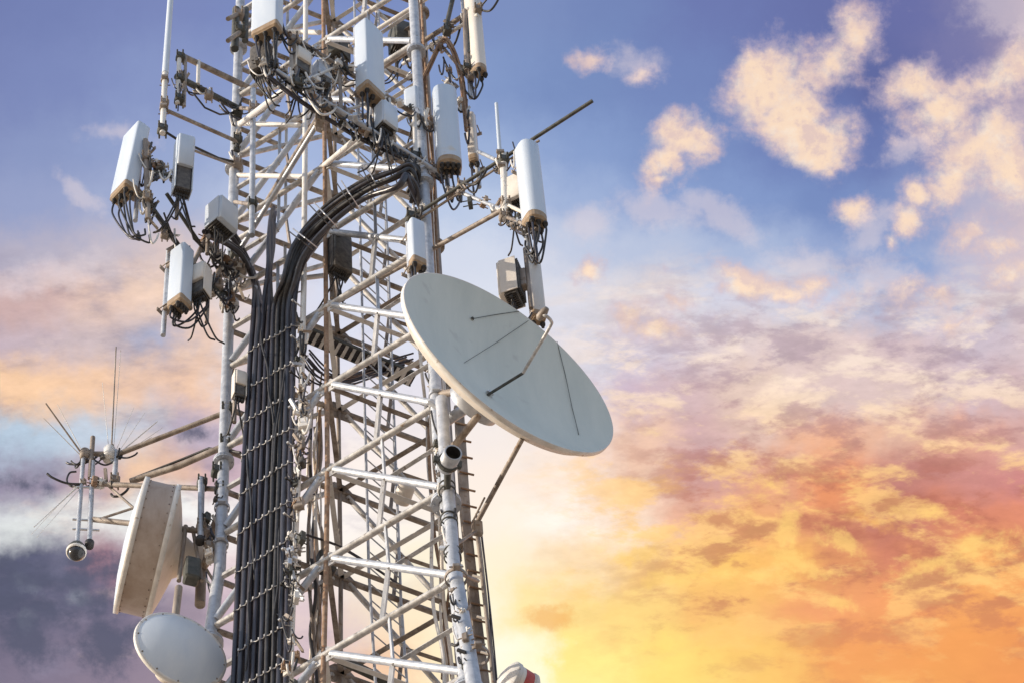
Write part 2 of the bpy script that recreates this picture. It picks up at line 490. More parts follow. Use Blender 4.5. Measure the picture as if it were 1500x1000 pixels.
# concrete footing slab + ground
foot = MB()
foot.box(Vector((C2.x, C2.y, -.12)), (1, 0, 0), (0, 1, 0), (0, 0, 1), 12, 12, .26, .03)
fo = foot.build('foundation_slab', 'concrete')
tag(fo, 'concrete slab under the feet of the lattice mast', 'foundation')
g = MB()
NG, SG = 48, 1500.0
vs = []
for j in range(NG + 1):
    for i in range(NG + 1):
        x, y = ((2 * i / NG - 1), (2 * j / NG - 1))
        x, y = SG * math.copysign(abs(x) ** 2.4, x), SG * math.copysign(abs(y) ** 2.4, y)
        rr = math.hypot(x, y - YC)
        vs.append((x, y, -.1 + min(1, max(0, rr - 25) / 200) * 3 * (math.sin(x * .013 + 1) * math.cos(y * .011))))
g.add(vs, [[j * (NG + 1) + i, j * (NG + 1) + i + 1, (j + 1) * (NG + 1) + i + 1, (j + 1) * (NG + 1) + i] for j in range(NG) for i in range(NG)], True)
ground = g.build('ground', 'soil')
ground['kind'] = 'structure'

# ------------------------------------------------------------------ climbing ladder inside the mast
lad = thing('climbing_ladder', 'thin pale climbing ladder running up inside the lattice mast', 'ladder', (C2.x + .2, C2.y, 0))
la = P(531, 470, .25)
lb = P(572, 478, .62)
axl = Vector((lb.x - la.x, lb.y - la.y, 0))
zt, zb_ = ZTOP - .3, .3
sk = Vector((-.03, 0, 0))      # it leans with the flare
def lad_pt(p, z):
    return Vector((p.x + max(0, ZK - z) * .02, p.y, z))
for p in (la, lb):
    MB().tube([lad_pt(p, zt), lad_pt(p, ZK), lad_pt(p, zb_)], .016, 8).build('rail', 'galv', lad)
zz, k = zt - .15, 0
while zz > 24 and k < 98:
    MB().tube([lad_pt(la, zz), lad_pt(lb, zz)], .009, 6).build('rung', 'galv', lad)
    zz -= .30
    k += 1
b = MB()
while zz > .4:
    b.tube([lad_pt(la, zz), lad_pt(lb, zz)], .009, 6)
    zz -= .30
b.build('rung', 'galv', lad)['kind'] = 'stuff'

# ------------------------------------------------------------------ white pole with step bolts and the feeder ladder beside it
def LR(px, py, off=0.0):
    """a point off metres before the mast's near-left face"""
    return onplane(px, py, R2 + N_LR * off, N_LR)


stp = thing('step_pole', 'slim white pole with step bolts beside the black cable bundle', 'pole', LR(428, 1000, .1))
SP = [(448, -60), (447, 200), (445, 420), (440, 620), (432, 800), (424, 1000), (418, 1120)]
spw = [LR(x, y, .13) for x, y in SP]
spw.append(Vector((spw[-1].x + (spw[-1] - spw[-2]).x * 3, spw[-1].y - .9, .1)))
MB().tube(spw, .034, 12).build('pole', 'white', stp)
for i in range(26):
    y = 400 + i * 26
    t = 0
    for j in range(len(SP) - 1):
        if SP[j][1] <= y <= SP[j + 1][1]:
            t = (y - SP[j][1]) / (SP[j + 1][1] - SP[j][1])
            x = SP[j][0] + (SP[j + 1][0] - SP[j][0]) * t
    p = LR(x, y, .13)
    u = vLR.normalized()
    s_ = -1 if i % 2 else 1
    b = MB()
    b.tube([p, p - u * .16 * (1 if s_ < 0 else .2) + N_LR * (.05 if s_ < 0 else .16)], .011, 6)
    b.lathe([(.02, -.012), (.02, .012)], p - u * .16 * (1 if s_ < 0 else .2) + N_LR * (.05 if s_ < 0 else .16), u, 8)
    b.build('step_bolt', 'dark' if i % 3 == 0 else 'clip', stp)

# ------------------------------------------------------------------ the black feeder cables
NC = 9
bundle = thing('cable_bundle', 'thick bundle of black feeder cables clipped side by side up the mast', 'cables', LR(385, 1000, .2))


def cab_px(t, y):
    """x in the photograph of the cable at share t of the bundle's width"""
    k = (y - 430) / 570.0
    x0 = 373 - 31 * k - (6 * k * (1 - k))
    x1 = 431 - 12 * k
    return x0 + (x1 - x0) * t


front = []
for layer in range(2):
    n = NC if layer == 0 else NC - 1
    for i in range(n):
        t = (i + .5 * layer) / (NC - 1)
        pts = []
        for y in (1090, 1000, 920, 840, 760, 680, 600, 520, 450):
            pts.append(LR(cab_px(t, y) + rnd.uniform(-.7, .7), y, .20 - .10 * layer + rnd.uniform(-.008, .008)))
        ext = pts[0] - pts[1]
        low = [Vector((pts[0].x + ext.x * k, pts[0].y + ext.y * k, pts[0].z + ext.z * k)) for k in (24, 8)]
        low[0].z = .3
        if layer == 0:
            front.append(pts)
        # what the cable does above the bundle
        if t < .25:
            top = [(372 + 8 * t, 410, 0), (356 + 30 * t, 375, -.2), (330 + 40 * t, 352 - 10 * layer, -.5), (300 + 30 * t, 338 + 30 * t, -.8)]
        elif t < .5:
            top = [(386 + 24 * t, 400, -.5), (388 + 24 * t, 360, -.4), (392 + 20 * t, 325, -.3), (396 + 14 * t, 300 + 30 * t, -.1)]
        else:
            k = (t - .5) * 2
            top = [(414 + 22 * k, 408, -.75), (432 + 20 * k, 352 + 20 * k, -.95), (474 + 16 * k, 305 + 22 * k, -1.2),
                   (530 + 8 * k, 268 + 26 * k, -1.5), (574 + 8 * k, 249 + 26 * k, -1.75), (600 - 4 * k, 240 + 22 * k, -1.8),
                   (612 - 8 * k + rnd.uniform(-6, 4), 252 + 26 * k, -1.7), (606 + rnd.uniform(-10, 14), 282 + 30 * k, -1.4)]
        wob = rnd.uniform(-6, 6)
        tp = [P(x + rnd.uniform(-2, 2), y + wob + rnd.uniform(-3, 3), d + .08 * layer + rnd.uniform(-.05, .05)) for x, y, d in top]
        w = low + spline(pts + tp, 5)
        MB().tube(w, rnd.choice((.027, .031, .034)) if layer == 0 else .03, 10).build('cable', rnd.choice(('cable', 'cable', 'cable', 'bluecable', 'dark')), bundle)
Z0 = Vector((0, 0, 1))
# clip strips across the bundle
y = 446.0
zrow = []
while y < 1085:
    zrow.append(LR(cab_px(.5, y), y, .2).z)
    y += 50 + (y - 440) * .026 + rnd.uniform(-7, 7)
for z in zrow:
    line = []
    for i, pts in enumerate(front):
        for a, c in zip(pts, pts[1:]):
            if (a.z - z) * (c.z - z) <= 0:
                t = (z - a.z) / (c.z - a.z)
                q = lerp(a, c, t)
                line.append(q + N_LR * .042 + Vector((0, 0, rnd.uniform(-.01, .01))))
    if len(line) < 4:
        continue
    tilt = rnd.uniform(-.05, .05)
    line = [q + Z0 * (tilt * i / 8 + rnd.uniform(-.012, .012)) for i, q in enumerate(line)]
    if rnd.random() < .3:
        line = line[:-2] if rnd.random() < .5 else line[1:]
    w = [line[0] - vLR.normalized() * .06 - N_LR * .06]
    for i, q in enumerate(line):
        w.append(q)
        if i < len(line) - 1:
            w.append((q + line[i + 1]) / 2 - N_LR * .016)
    w.append(line[-1] + vLR.normalized() * .06 - N_LR * .06)
    b = MB().tube(w, .006, 6)
    for q in line:
        b.box(q + N_LR * .006, vLR.normalized(), N_LR, (0, 0, 1), .016, .014, .04)
    b.build('cable_clip', 'steel', bundle)
for x, y, dx, dy in ((440, 352, 18, 14), (470, 318, 17, 18), (506, 288, 13, 20), (540, 266, 10, 20), (575, 250, 8, 22)):
    for k in (0, 1):
        w_ = [P(x - dx + k * 7, y - dy - k * 3, -1.3), P(x + k * 7, y - k * 3, -1.75), P(x + dx + k * 7, y + dy - k * 3, -1.3)]
        MB().tube(spline(w_, 5), .008, 6).build('cable_clip', 'clip' if k else 'dark', bundle)
for x0, y0, x1, y1 in ((382, 470, 402, 640), (420, 520, 396, 720), (362, 640, 374, 860), (410, 760, 398, 1000), (372, 800, 356, 1010)):
    w_ = [LR(lerp(x0, x1, k / 5) + rnd.uniform(-2.5, 2.5), lerp(y0, y1, k / 5), .255) for k in range(6)]
    w_[0] = LR(x0, y0, .17)
    w_[-1] = LR(x1, y1, .17)
    MB().tube(spline(w_, 5), .012, 7).build('cable', 'dark', bundle)
# support rails behind the bundle
for t in (0.02, .98):
    MB().tube([LR(cab_px(t, y), y, .05) for y in (1120, 1000, 800, 600, 420)], .022, 8).build('support_rail', 'galv', bundle)

# loose runs across the mast
def run(name, label, pts, n, spread, wpx, m='cable', cat='cables', group=None, parent=None):
    o = thing(name, label, cat, P(*pts[0]), group) if parent is None else parent
    for i in range(n):
        ox, oy = rnd.uniform(-spread, spread), rnd.uniform(-spread, spread)
        w = [P(x + ox * rnd.uniform(.6, 1.4), y + oy * rnd.uniform(.6, 1.4), d + rnd.uniform(-.08, .08)) for x, y, d in pts]
        r = wpx * .5 * mpp(*pts[0])
        MB().tube(spline(w, 6), r, 8).build('cable', m, o)
    return o


run('cable_run', 'sagging black cables strung under the upper front boom', [(396, 108, -2.5), (440, 143, -2.2), (496, 180, -1.9), (540, 205, -1.7), (600, 232, -1.5), (650, 262, -1.3)], 5, 5, 4.5)
run('cable_run', 'dark loops of cable drooping inside the mast behind the grey bars', [(446, 520, .4), (470, 548, .5), (505, 556, .6), (560, 540, .8), (600, 530, .9)], 9, 11, 3)
run('cable_run', 'dark twin cable sagging low inside the mast', [(448, 782, .2), (490, 796, .3), (520, 812, .4), (560, 838, .5), (600, 866, .6)], 2, 1.5, 3)
run('cable_run', 'brown looped cables hanging below the topmost boom end', [(600, 150, -1.2), (622, 110, -1.3), (646, 62, -1.4), (660, 66, -1.4), (676, 110, -1.3), (684, 190, -1.3)], 6, 4, 3.4, 'rust')
run('cable_run', 'thin dark cables falling beside the thick grey pipe', [(698, 752, -.5), (704, 800, -.5), (712, 870, -.5), (718, 940, -.5), (727, 1030, -.5)], 5, 4, 2.4)
run('cable_run', 'rust brown feeders rising beside the near leg of the mast', [(694, 1040, .2), (690, 900, .2), (684, 780, .2), (679, 690, .2), (672, 610, .2)], 5, 4, 5, 'rust')
run('cable_run', 'pale brown feeders climbing along the upper near leg', [(642, 470, -1.2), (636, 350, -1.2), (630, 240, -1.2), (620, 120, -1.2), (612, -30, -1.2)], 4, 4, 4, 'rust')
# ------------------------------------------------------------------ antennas
Z = Vector((0, 0, 1))


def round_profile(w, dep, n=10):
    """flat back, bulging front (front is +y)"""
    pts = [(w / 2, -dep / 2)]
    for k in range(n + 1):
        a = PI * k / n
        pts.append((w / 2 * math.cos(a), dep * .0 + dep * .5 * math.sin(a) ** .8))
    pts.append((-w / 2, -dep / 2))
    return pts


def box_profile(w, dep, r=.03, n=3):
    pts = []
    for cx, cy, a0 in ((w / 2 - r, dep / 2 - r, 0), (-w / 2 + r, dep / 2 - r, 90), (-w / 2 + r, -dep / 2 + r, 180), (w / 2 - r, -dep / 2 + r, 270)):
        for k in range(n + 1):
            a = math.radians(a0 + 90 * k / n)
            pts.append((cx + r * math.cos(a), cy + r * math.sin(a)))
    return pts


def hang(a, b, drop, n=7):
    return [lerp(a, b, i / n) - Z * drop * 4 * (i / n) * (1 - i / n) for i in range(n + 1)]


def panel(label, px, pyb, pyt, d, w, dep, yaw, style='box', m='radome', pole=True, jumpers=4, grp='panel antennas of the mast', conn=6, to=None, cut=0.0, lean=0.0, ext=(.35, .25)):
    w, dep = w * .9, dep * .88
    base = P(px, pyb, d)
    zt = zat(pyt, base)
    h = zt - base.z
    a = math.radians(yaw)
    n = Vector((math.sin(a), -math.cos(a), 0))
    ax = Vector((math.cos(a), math.sin(a), 0))
    root = thing('panel_antenna', label, 'antenna', base, grp)
    az = (Z + n * lean).normalized()
    prof = round_profile(w, dep) if style == 'round' else box_profile(w, dep)
    ay = n
    ax2 = ax
    b = MB()
    # the radome shell: a long moulding closed at the top
    b.prism(prof, base + az * .13, ax2, ay, az, h - .13, .0, cut or min(.05, dep * .3), True)
    b.build('radome', m, root)
    c = MB()
    c.prism([(x * .985, y * .985) for x, y in prof], base, ax2, ay, az, .13, .03, 0, False)
    # recessed rim on the underside
    c.prism([(x * .8, y * .8) for x, y in prof], base - az * .008, ax2, ay, az, .012, 0, 0, False)
    c.build('end_cap', 'cap', root)
    cols = max(2, (conn + 1) // 2)
    k = 0
    for j in (-.2, .2):
        for i in range(cols):
            if k >= conn:
                break
            q = base + ax * w * (-.36 + .72 * i / max(1, cols - 1)) * .9 + n * dep * (j + rnd.uniform(-.05, .05))
            MB().lathe([(.0, -.085), (.02, -.085), (.02, -.035), (.032, -.035), (.032, 0)], q, az, 10).build('connector', 'dark', root)
            if k < jumpers:
                tgt = to if to is not None else base - n * (dep / 2 + .10) - Z * rnd.uniform(.3, .6)
                tgt = tgt + Vector((rnd.uniform(-.08, .08), rnd.uniform(-.08, .08), rnd.uniform(-.06, .06)))
                q0 = q - az * .06
                w_ = [q0, q0 - Z * rnd.uniform(.14, .3), lerp(q0, tgt, .5) - Z * rnd.uniform(.3, .6), tgt - Z * rnd.uniform(.05, .2), tgt]
                MB().tube(spline(w_, 6), .0125, 7).build('jumper_cable', 'dark' if k % 3 else 'cable', root)
            k += 1
    if pole:
        pb = base - n * (dep / 2 + .11)
        MB().tube([pb - Z * ext[0], pb + Z * (h + ext[1])], .03, 12).build('mount_pipe', 'galv', root)
        for t in (.14, .86):
            q = base - n * (dep / 2 + .05) + az * h * t
            br = MB()
            br.box(q, ax, n, Z, min(w * .5, .16), .11, .09)
            for s_ in (-1, 1):
                br.tube([q + ax * s_ * .06 + n * .02, q + ax * s_ * .06 - n * .12], .008, 6)
            br.box(q - n * .11, ax, n, Z, .16, .02, .06)
            br.build('bracket', 'tan', root)
    return root


def radio(label, px, pyb, pyt, d, w, dep, yaw, m='radome', dark_front=False, grp='radio units beside the antennas', cab=3):
    """a remote radio unit: finned body, smooth sun shield, connectors below"""
    base = P(px, pyb, d)
    h = zat(pyt, base) - base.z
    a = math.radians(yaw)
    n = Vector((math.sin(a), -math.cos(a), 0))
    ax = Vector((math.cos(a), math.sin(a), 0))
    root = thing('radio_unit', label, 'radio unit', base, grp)
    b = MB()
    b.box(base + Z * h / 2, ax, n, Z, w * .92, dep * .7, h * .97, .015)
    for i in range(9):
        q = base + ax * w * (-.42 + .84 * i / 8) - n * dep * .42 + Z * h / 2
        b.box(q, ax, n, Z, .008, dep * .2, h * .9, .001)
        q = base + ax * w * (-.42 + .84 * i / 8) - Z * .012
        b.box(q, ax, n, Z, .008, dep * .6, .024, .001)
    b.build('finned_body', 'radio', root)
    s = MB()
    s.prism(box_profile(w, dep * .3, .02), base + n * dep * .42 + Z * (h * (.42 if dark_front else .0)), ax, n, Z, h * (.58 if dark_front else 1.0), .01, .02, True)
    s.build('sun_shield', m, root)
    s = MB()
    for i in (-1, 1):
        s.box(base + ax * i * (w / 2 + .006) + Z * h * .5, ax, n, Z, .012, dep * .85, h * .98, .002)
    s.build('side_panel', m, root)
    for i in range(cab + 1):
        q = base + ax * w * (-.3 + .6 * i / max(1, cab))
        MB().lathe([(0, -.06), (.02, -.06), (.02, 0)], q - Z * .01, Z, 8).build('connector', 'dark', root)
        if i < cab:
            t = q - n * .2 + Vector((rnd.uniform(-.25, .25), rnd.uniform(-.1, .2), -rnd.uniform(.3, .7)))
            MB().tube(spline([q - Z * .06, q - Z * .2, lerp(q, t, .6) - Z * .25, t], 6), .011, 6).build('jumper_cable', 'dark', root)
    pb = base - n * (dep / 2 + .08)
    br = MB()
    br.box(base - n * (dep * .5 + .03) + Z * h * .5, ax, n, Z, w * .4, .07, h * .5)
    br.tube([pb - Z * .3, pb + Z * (h + .3)], .026, 10)
    br.build('bracket', 'tan', root)
    return root


panel('tall pale panel antenna topmost on the boom, its tan underside dotted with connectors', 391, 52, -75, -2.6, .41, .2, -30, jumpers=6, conn=6, to=P(405, 92, -2.4))
panel('pale panel antenna with sloped shoulders hanging over the middle of the mast', 543, 143, 40, -2.0, .37, .24, 47, conn=5, cut=.10, jumpers=4, to=P(540, 178, -1.9))
panel('round fronted white panel antenna beside the near leg, just below the red brown cable loops', 659, 246, 132, -1.6, .33, .26, 6, 'round', conn=8, jumpers=4, to=P(668, 280, -1.4))
panel('narrow cream panel antenna half hidden behind the round fronted white one', 694, 238, 168, -1.0, .13, .12, -20, 'box', 'cream', jumpers=1, conn=2)
panel('tall cream panel antenna with rounded foot at the end of the topmost boom', 703, 108, -70, -1.5, .19, .2, 38, 'round', 'cream', jumpers=3, conn=4, to=P(688, 118, -1.4))
panel('white panel antenna under the long dark pole, on the side frame', 786, 328, 213, -2.7, .27, .24, 27, 'round', jumpers=6, conn=6, to=P(780, 366, -2.5), m='radome', ext=(.2, .2))
panel('cream white panel antenna directly above the far rim of the big dish', 789, 470, 374, -.7, .19, .16, 15, 'box', 'cream', jumpers=0, conn=2)
panel('short white panel antenna just above the top edge of the big dish', 612, 392, 326, -1.95, .2, .16, 27, 'box', 'radome', jumpers=3, conn=4, to=P(600, 412, -1.6))
panel('pale translucent panel antenna with tan underside, outermost on the bare side of the mast', 180, 288, 184, -1.2, .36, .22, -50, 'box', jumpers=6, conn=6, lean=-.07, to=P(210, 340, -1.2))
panel('grey panel antenna with perforated tan foot, tilted below the loop of jumpers', 262, 452, 366, -.9, .22, .26, 50, 'box', jumpers=3, conn=8, to=P(296, 440, -.7))
radio('white radio box hung between whip pole and outer panel antenna, dark below', 266, 284, 208, -1.2, .2, .2, 18, dark_front=True, cab=4)
radio('white hooded radio box with dark finned underside beside the far leg', 323, 338, 306, -.8, .3, .27, 46, cab=4)
radio('dark finned radio unit with cream shield behind the big dish', 752, 440, 392, -1.0, .26, .24, -112, 'cream', cab=3)
radio('grey radio unit behind the perforated foot antenna', 292, 436, 396, -.8, .2, .2, -30, 'cream', True, cab=4)
radio('dark cluttered radio unit hung inside the mast beside the cable curve', 497, 402, 352, -.6, .24, .2, 30, 'radio', cab=4)
radio('cream radio box hung behind the white panel antenna of the side frame', 756, 300, 268, -2.3, .22, .2, -30, 'cream', cab=3)
radio('slim tan radio unit fixed low on the far leg', 350, 582, 548, -.3, .13, .13, 20, 'cream', True, cab=2)
radio('small grey radio unit under the sloped shoulder antenna', 606, 168, 135, -1.5, .16, .15, -25, 'radome', cab=3)
radio('dark radio unit crammed under the tallest panel antenna', 384, 108, 74, -2.3, .24, .2, -30, 'radio', cab=5)
radio('dark radio unit on the upper boom among the sagging cables', 470, 132, 100, -2.1, .2, .18, 35, 'galv', True, cab=4)
radio('pale radio unit on the upper boom under the sagging cables', 440, 108, 80, -2.3, .2, .18, 35, 'cream', True, cab=4)
radio('bright radio unit on the lower boom left of the round fronted antenna', 566, 190, 160, -1.9, .22, .18, 40, 'radome', cab=4)
radio('dark green radio unit hung high behind the sloped shoulder antenna', 590, 76, 46, .2, .3, .3, 20, 'olive', cab=3)
radio('long dark radio unit across the top behind the vertical brown hanger', 492, 90, 62, .3, .3, .3, -35, 'olive', cab=3)


# ------------------------------------------------------------------ booms and frames that carry the antennas
FR = {}
tp_root = thing('leg_fitting', 'clutter of clamps and short cables around the near leg below the big dish', 'fittings', P(645, 600, -1.5))


def frame(label, bars, joints=(), name='mounting_frame', grp='antenna mounting frames'):
    """bars: (part name, points, width, material)"""
    root = thing(name, label, 'mounting frame', P(*bars[0][1][0]), grp)
    FR[' '.join(label.split()[:2])] = root
    FR[' '.join(label.split()[:3])] = root
    for nm, pts, w, m in bars:
        T(nm, pts, w, m, root)
    for (px, py, d), w in joints:
        p = P(px, py, d)
        b = MB()
        s = w * mpp(px, py, d)
        b.box(p, (1, .3, 0), (-.3, 1, 0), Z, s, s, s * 1.1)
        for i in (-1, 1):
            b.tube([p + Vector((i * s * .35, -s * .9, s * .3)), p + Vector((i * s * .35, s * .9, s * .3))], s * .1, 6)
            b.tube([p + Vector((i * s * .35, -s * .9, -s * .3)), p + Vector((i * s * .35, s * .9, -s * .3))], s * .1, 6)
        b.build('clamp', 'olive' if rnd.random() < .4 else 'tan', root)
    return root


frame('twin pipe front boom running down from the tallest panel antenna to the near leg', [
    ('boom_pipe', [(408, 42, -2.5), (640, 188, -1.5)], 8, 'tan'),
    ('boom_pipe', [(404, 104, -2.5), (656, 262, -1.45)], 8.5, 'galv'),
    ('strut', [(430, 60, -2.4), (436, 124, -2.36)], 6, 'tan'),
    ('strut', [(497, 96, -2.1), (500, 164, -2.05)], 6, 'tan'),
    ('strut', [(570, 142, -1.8), (572, 208, -1.78)], 6, 'white'),
    ('strut', [(607, 166, -1.65), (609, 232, -1.6)], 7, 'white'),
    ('strut', [(436, 124, -2.36), (497, 96, -2.1)], 5, 'white'),
    ('strut', [(500, 164, -2.05), (570, 142, -1.8)], 5, 'white'),
    ('standoff_arm', [(430, 122, -2.36), (352, 182, -.1)], 9, 'white'),
    ('standoff_arm', [(478, 152, -2.15), (388, 300, .1)], 8, 'tan'),
    ('standoff_arm', [(540, 188, -1.9), (452, 262, -.2)], 8, 'white'),
    ('standoff_arm', [(600, 228, -1.6), (630, 242, -1.4)], 8, 'tan'),
], [((430, 60, -2.4), 15), ((436, 124, -2.36), 16), ((497, 96, -2.1), 14), ((500, 164, -2.05), 15), ((572, 208, -1.78), 15), ((609, 232, -1.6), 16), ((640, 250, -1.5), 14), ((478, 152, -2.15), 16)])
frame('topmost boom of paired pipes pointing up to the tall cream antenna', [
    ('boom_pipe', [(562, 98, -.6), (706, 6, -1.6)], 8, 'tan'),
    ('boom_pipe', [(590, 94, -.7), (700, 22, -1.6)], 6, 'white'),
    ('boom_pipe', [(552, 44, -.6), (628, -4, -1.1)], 7, 'white'),
    ('strut', [(681, 16, -1.5), (684, 104, -1.48)], 8, 'tan'),
    ('strut', [(690, -30, -1.5), (686, 80, -1.48)], 9, 'olive'),
    ('strut', [(670, -30, -1.3), (652, 46, -1.3)], 7, 'olive'),
    ('strut', [(646, 66, -1.3), (690, 120, -1.4)], 5, 'tan'),
], [((700, 15, -1.6), 12), ((655, 46, -1.3), 12), ((684, 100, -1.48), 12), ((690, 112, -1.45), 10)])
frame('side frame with long dark pole reaching out past the white panel antenna', [
    ('long_pole', [(596, 323, -1.5), (868, 148, -3.1)], 6, 'olive'),
    ('boom_pipe', [(600, 330, -1.45), (790, 206, -2.6)], 4, 'tan'),
    ('lower_rail', [(444, 470, .1), (736, 308, -2.3)], 7.5, 'tan'),
    ('strut', [(737, 226, -2.36), (741, 322, -2.32)], 11, 'white'),
    ('strut', [(741, 318, -2.32), (786, 336, -2.7)], 6, 'tan'),
    ('strut', [(742, 300, -2.32), (780, 318, -2.7)], 6, 'cream'),
    ('strut', [(660, 276, -1.8), (742, 310, -2.32)], 6, 'galv'),
    ('strut', [(700, 222, -1.9), (738, 240, -2.36)], 6, 'galv'),
    ('strut', [(786, 336, -2.65), (784, 362, -1.2), (786, 400, -.5)], 6, 'tan'),
    ('standoff_arm', [(630, 330, -1.4), (612, 318, -1.5)], 10, 'olive'),
], [((738, 236, -2.36), 14), ((741, 300, -2.32), 14), ((738, 318, -2.32), 13), ((770, 212, -2.55), 8), ((603, 320, -1.5), 17), ((676, 272, -1.9), 12), ((660, 282, -1.85), 10), ((785, 340, -2.6), 12)])
frame('upper outrigger of flat bars carrying the tall white whip antenna', [
    ('boom_pipe', [(262, 80, -.6), (384, 138, .3)], 9, 'tan'),
    ('boom_pipe', [(258, 112, -.6), (350, 160, .1)], 10, 'olive'),
    ('boom_pipe', [(246, 163, -.62), (348, 208, .1)], 6, 'tan'),
    ('strut', [(263, 78, -.6), (260, 152, -.6)], 7, 'white'),
    ('strut', [(291, 90, -.42), (290, 124, -.42)], 6, 'white'),
    ('strut', [(272, 82, -.58), (270, 156, -.58)], 5, 'tan'),
    ('cable', [(240, 192, -.62), (262, 206, -.5), (290, 218, -.35), (320, 232, -.1), (345, 238, .1)], 4, 'dark'),
    ('cable', [(284, 138, -.4), (300, 158, -.3), (322, 168, -.1), (345, 166, .1)], 3, 'dark'),
    ('strut', [(277, 218, -.5), (344, 243, .1)], 4, 'tan'),
], [((264, 84, -.6), 12), ((264, 116, -.6), 12), ((263, 146, -.6), 14), ((241, 152, -.62), 12), ((238, 190, -.62), 14), ((348, 166, .1), 14), ((348, 206, .1), 13), ((348, 240, .1), 13), ((306, 140, -.3), 12)])
frame('lower outrigger of dark poles carrying the outermost panel antenna', [
    ('boom_pipe', [(207, 282, -1.3), (283, 391, -.7), (342, 452, -.1)], 8, 'olive'),
    ('boom_pipe', [(244, 284, -1.2), (296, 362, -.5), (340, 400, -.1)], 6, 'olive'),
    ('strut', [(213, 206, -1.25), (217, 322, -1.22)], 9, 'tan'),
    ('strut', [(214, 250, -1.25), (262, 262, -1.1)], 6, 'olive'),
    ('strut', [(216, 268, -1.22), (260, 248, -1.1)], 5, 'tan'),
    ('strut', [(282, 388, -.7), (300, 352, -.5)], 7, 'tan'),
    ('strut', [(310, 420, -.4), (330, 376, -.2)], 8, 'tan'),
    ('strut', [(300, 352, -.5), (352, 396, -.1)], 8, 'white'),
    ('strut', [(270, 372, -.8), (278, 452, -.78)], 9, 'tan'),
    ('cable', [(232, 318, -1.2), (262, 358, -.9), (300, 404, -.5), (344, 440, -.1)], 4, 'dark'),
    ('cable', [(240, 312, -1.2), (262, 372, -.9), (296, 412, -.5), (344, 452, -.1)], 3, 'dark'),
    ('cable', [(268, 290, -1.1), (284, 350, -.7), (318, 384, -.4), (350, 400, -.1)], 4, 'dark'),
], [((214, 232, -1.25), 13), ((216, 292, -1.25), 14), ((241, 344, -1.0), 11), ((272, 376, -.8), 13), ((300, 404, -.5), 18), ((316, 420, -.35), 20), ((333, 440, -.1), 20), ((330, 396, -.15), 18), ((352, 396, -.1), 16), ((344, 372, -.1), 14)])
frame('pair of long arms holding the wire antenna out from the far leg', [
    ('boom_pipe', [(334, 602, .2), (174, 664, .8)], 8, 'tan'),
    ('boom_pipe', [(330, 652, .2), (262, 682, .5), (192, 704, .8)], 10, 'tan'),
    ('strut', [(143, 708, .8), (330, 716, .2)], 8, 'tan'),
    ('strut', [(137, 760, .8), (302, 778, .2)], 9, 'tan'),
    ('strut', [(160, 712, .8), (206, 752, .6)], 4, 'tan'),
    ('strut', [(138, 762, .8), (206, 740, .6)], 4, 'tan'),
    ('cable', [(190, 702, .8), (262, 674, .5), (306, 656, .3), (352, 662, .1)], 4, 'dark'),
    ('strut', [(170, 660, .8), (168, 706, .8)], 8, 'galv'),
    ('strut', [(296, 700, .2), (294, 786, .2)], 9, 'galv'),
    ('strut', [(120, 664, .82), (170, 668, .8)], 5, 'tan'),
], [((332, 602, .2), 16), ((330, 650, .2), 17), ((168, 704, .8), 14), ((296, 706, .2), 14), ((295, 770, .2), 14), ((322, 716, .2), 14), ((318, 690, .2), 16), ((306, 800, .2), 14)])
frame('long grey tie pole rising diagonally before the cable bundle', [
    ('long_pole', [(338, 388, .1), (470, 174, -2.0)], 8, 'galv'),
], [((341, 382, .1), 15), ((468, 178, -2.0), 14)], name='tie_pole')
frame('plain grey pipe standing upright beside the far leg', [
    ('pipe', [(371, 132, -.5), (370, 236, -.5), (369, 345, -.5)], 9, 'galv'),
    ('strut', [(371, 160, -.5), (347, 158, .1)], 6, 'tan'),
    ('strut', [(370, 300, -.5), (344, 296, .1)], 6, 'tan'),
], [((371, 160, -.5), 13), ((370, 300, -.5), 13)], name='stand_pipe')
frame('dark bracket stack on the far leg beside the tallest panel antenna', [
    ('bar', [(334, 28, -.5), (366, 12, -.1)], 7, 'tan'),
    ('bar', [(334, 60, -.5), (370, 34, -.1)], 7, 'tan'),
    ('strut', [(346, 14, -.3), (344, 72, -.3)], 12, 'olive'),
    ('strut', [(360, 14, -.2), (359, 60, -.2)], 10, 'olive'),
], [((350, 22, -.3), 14), ((352, 46, -.3), 15)], name='bracket')

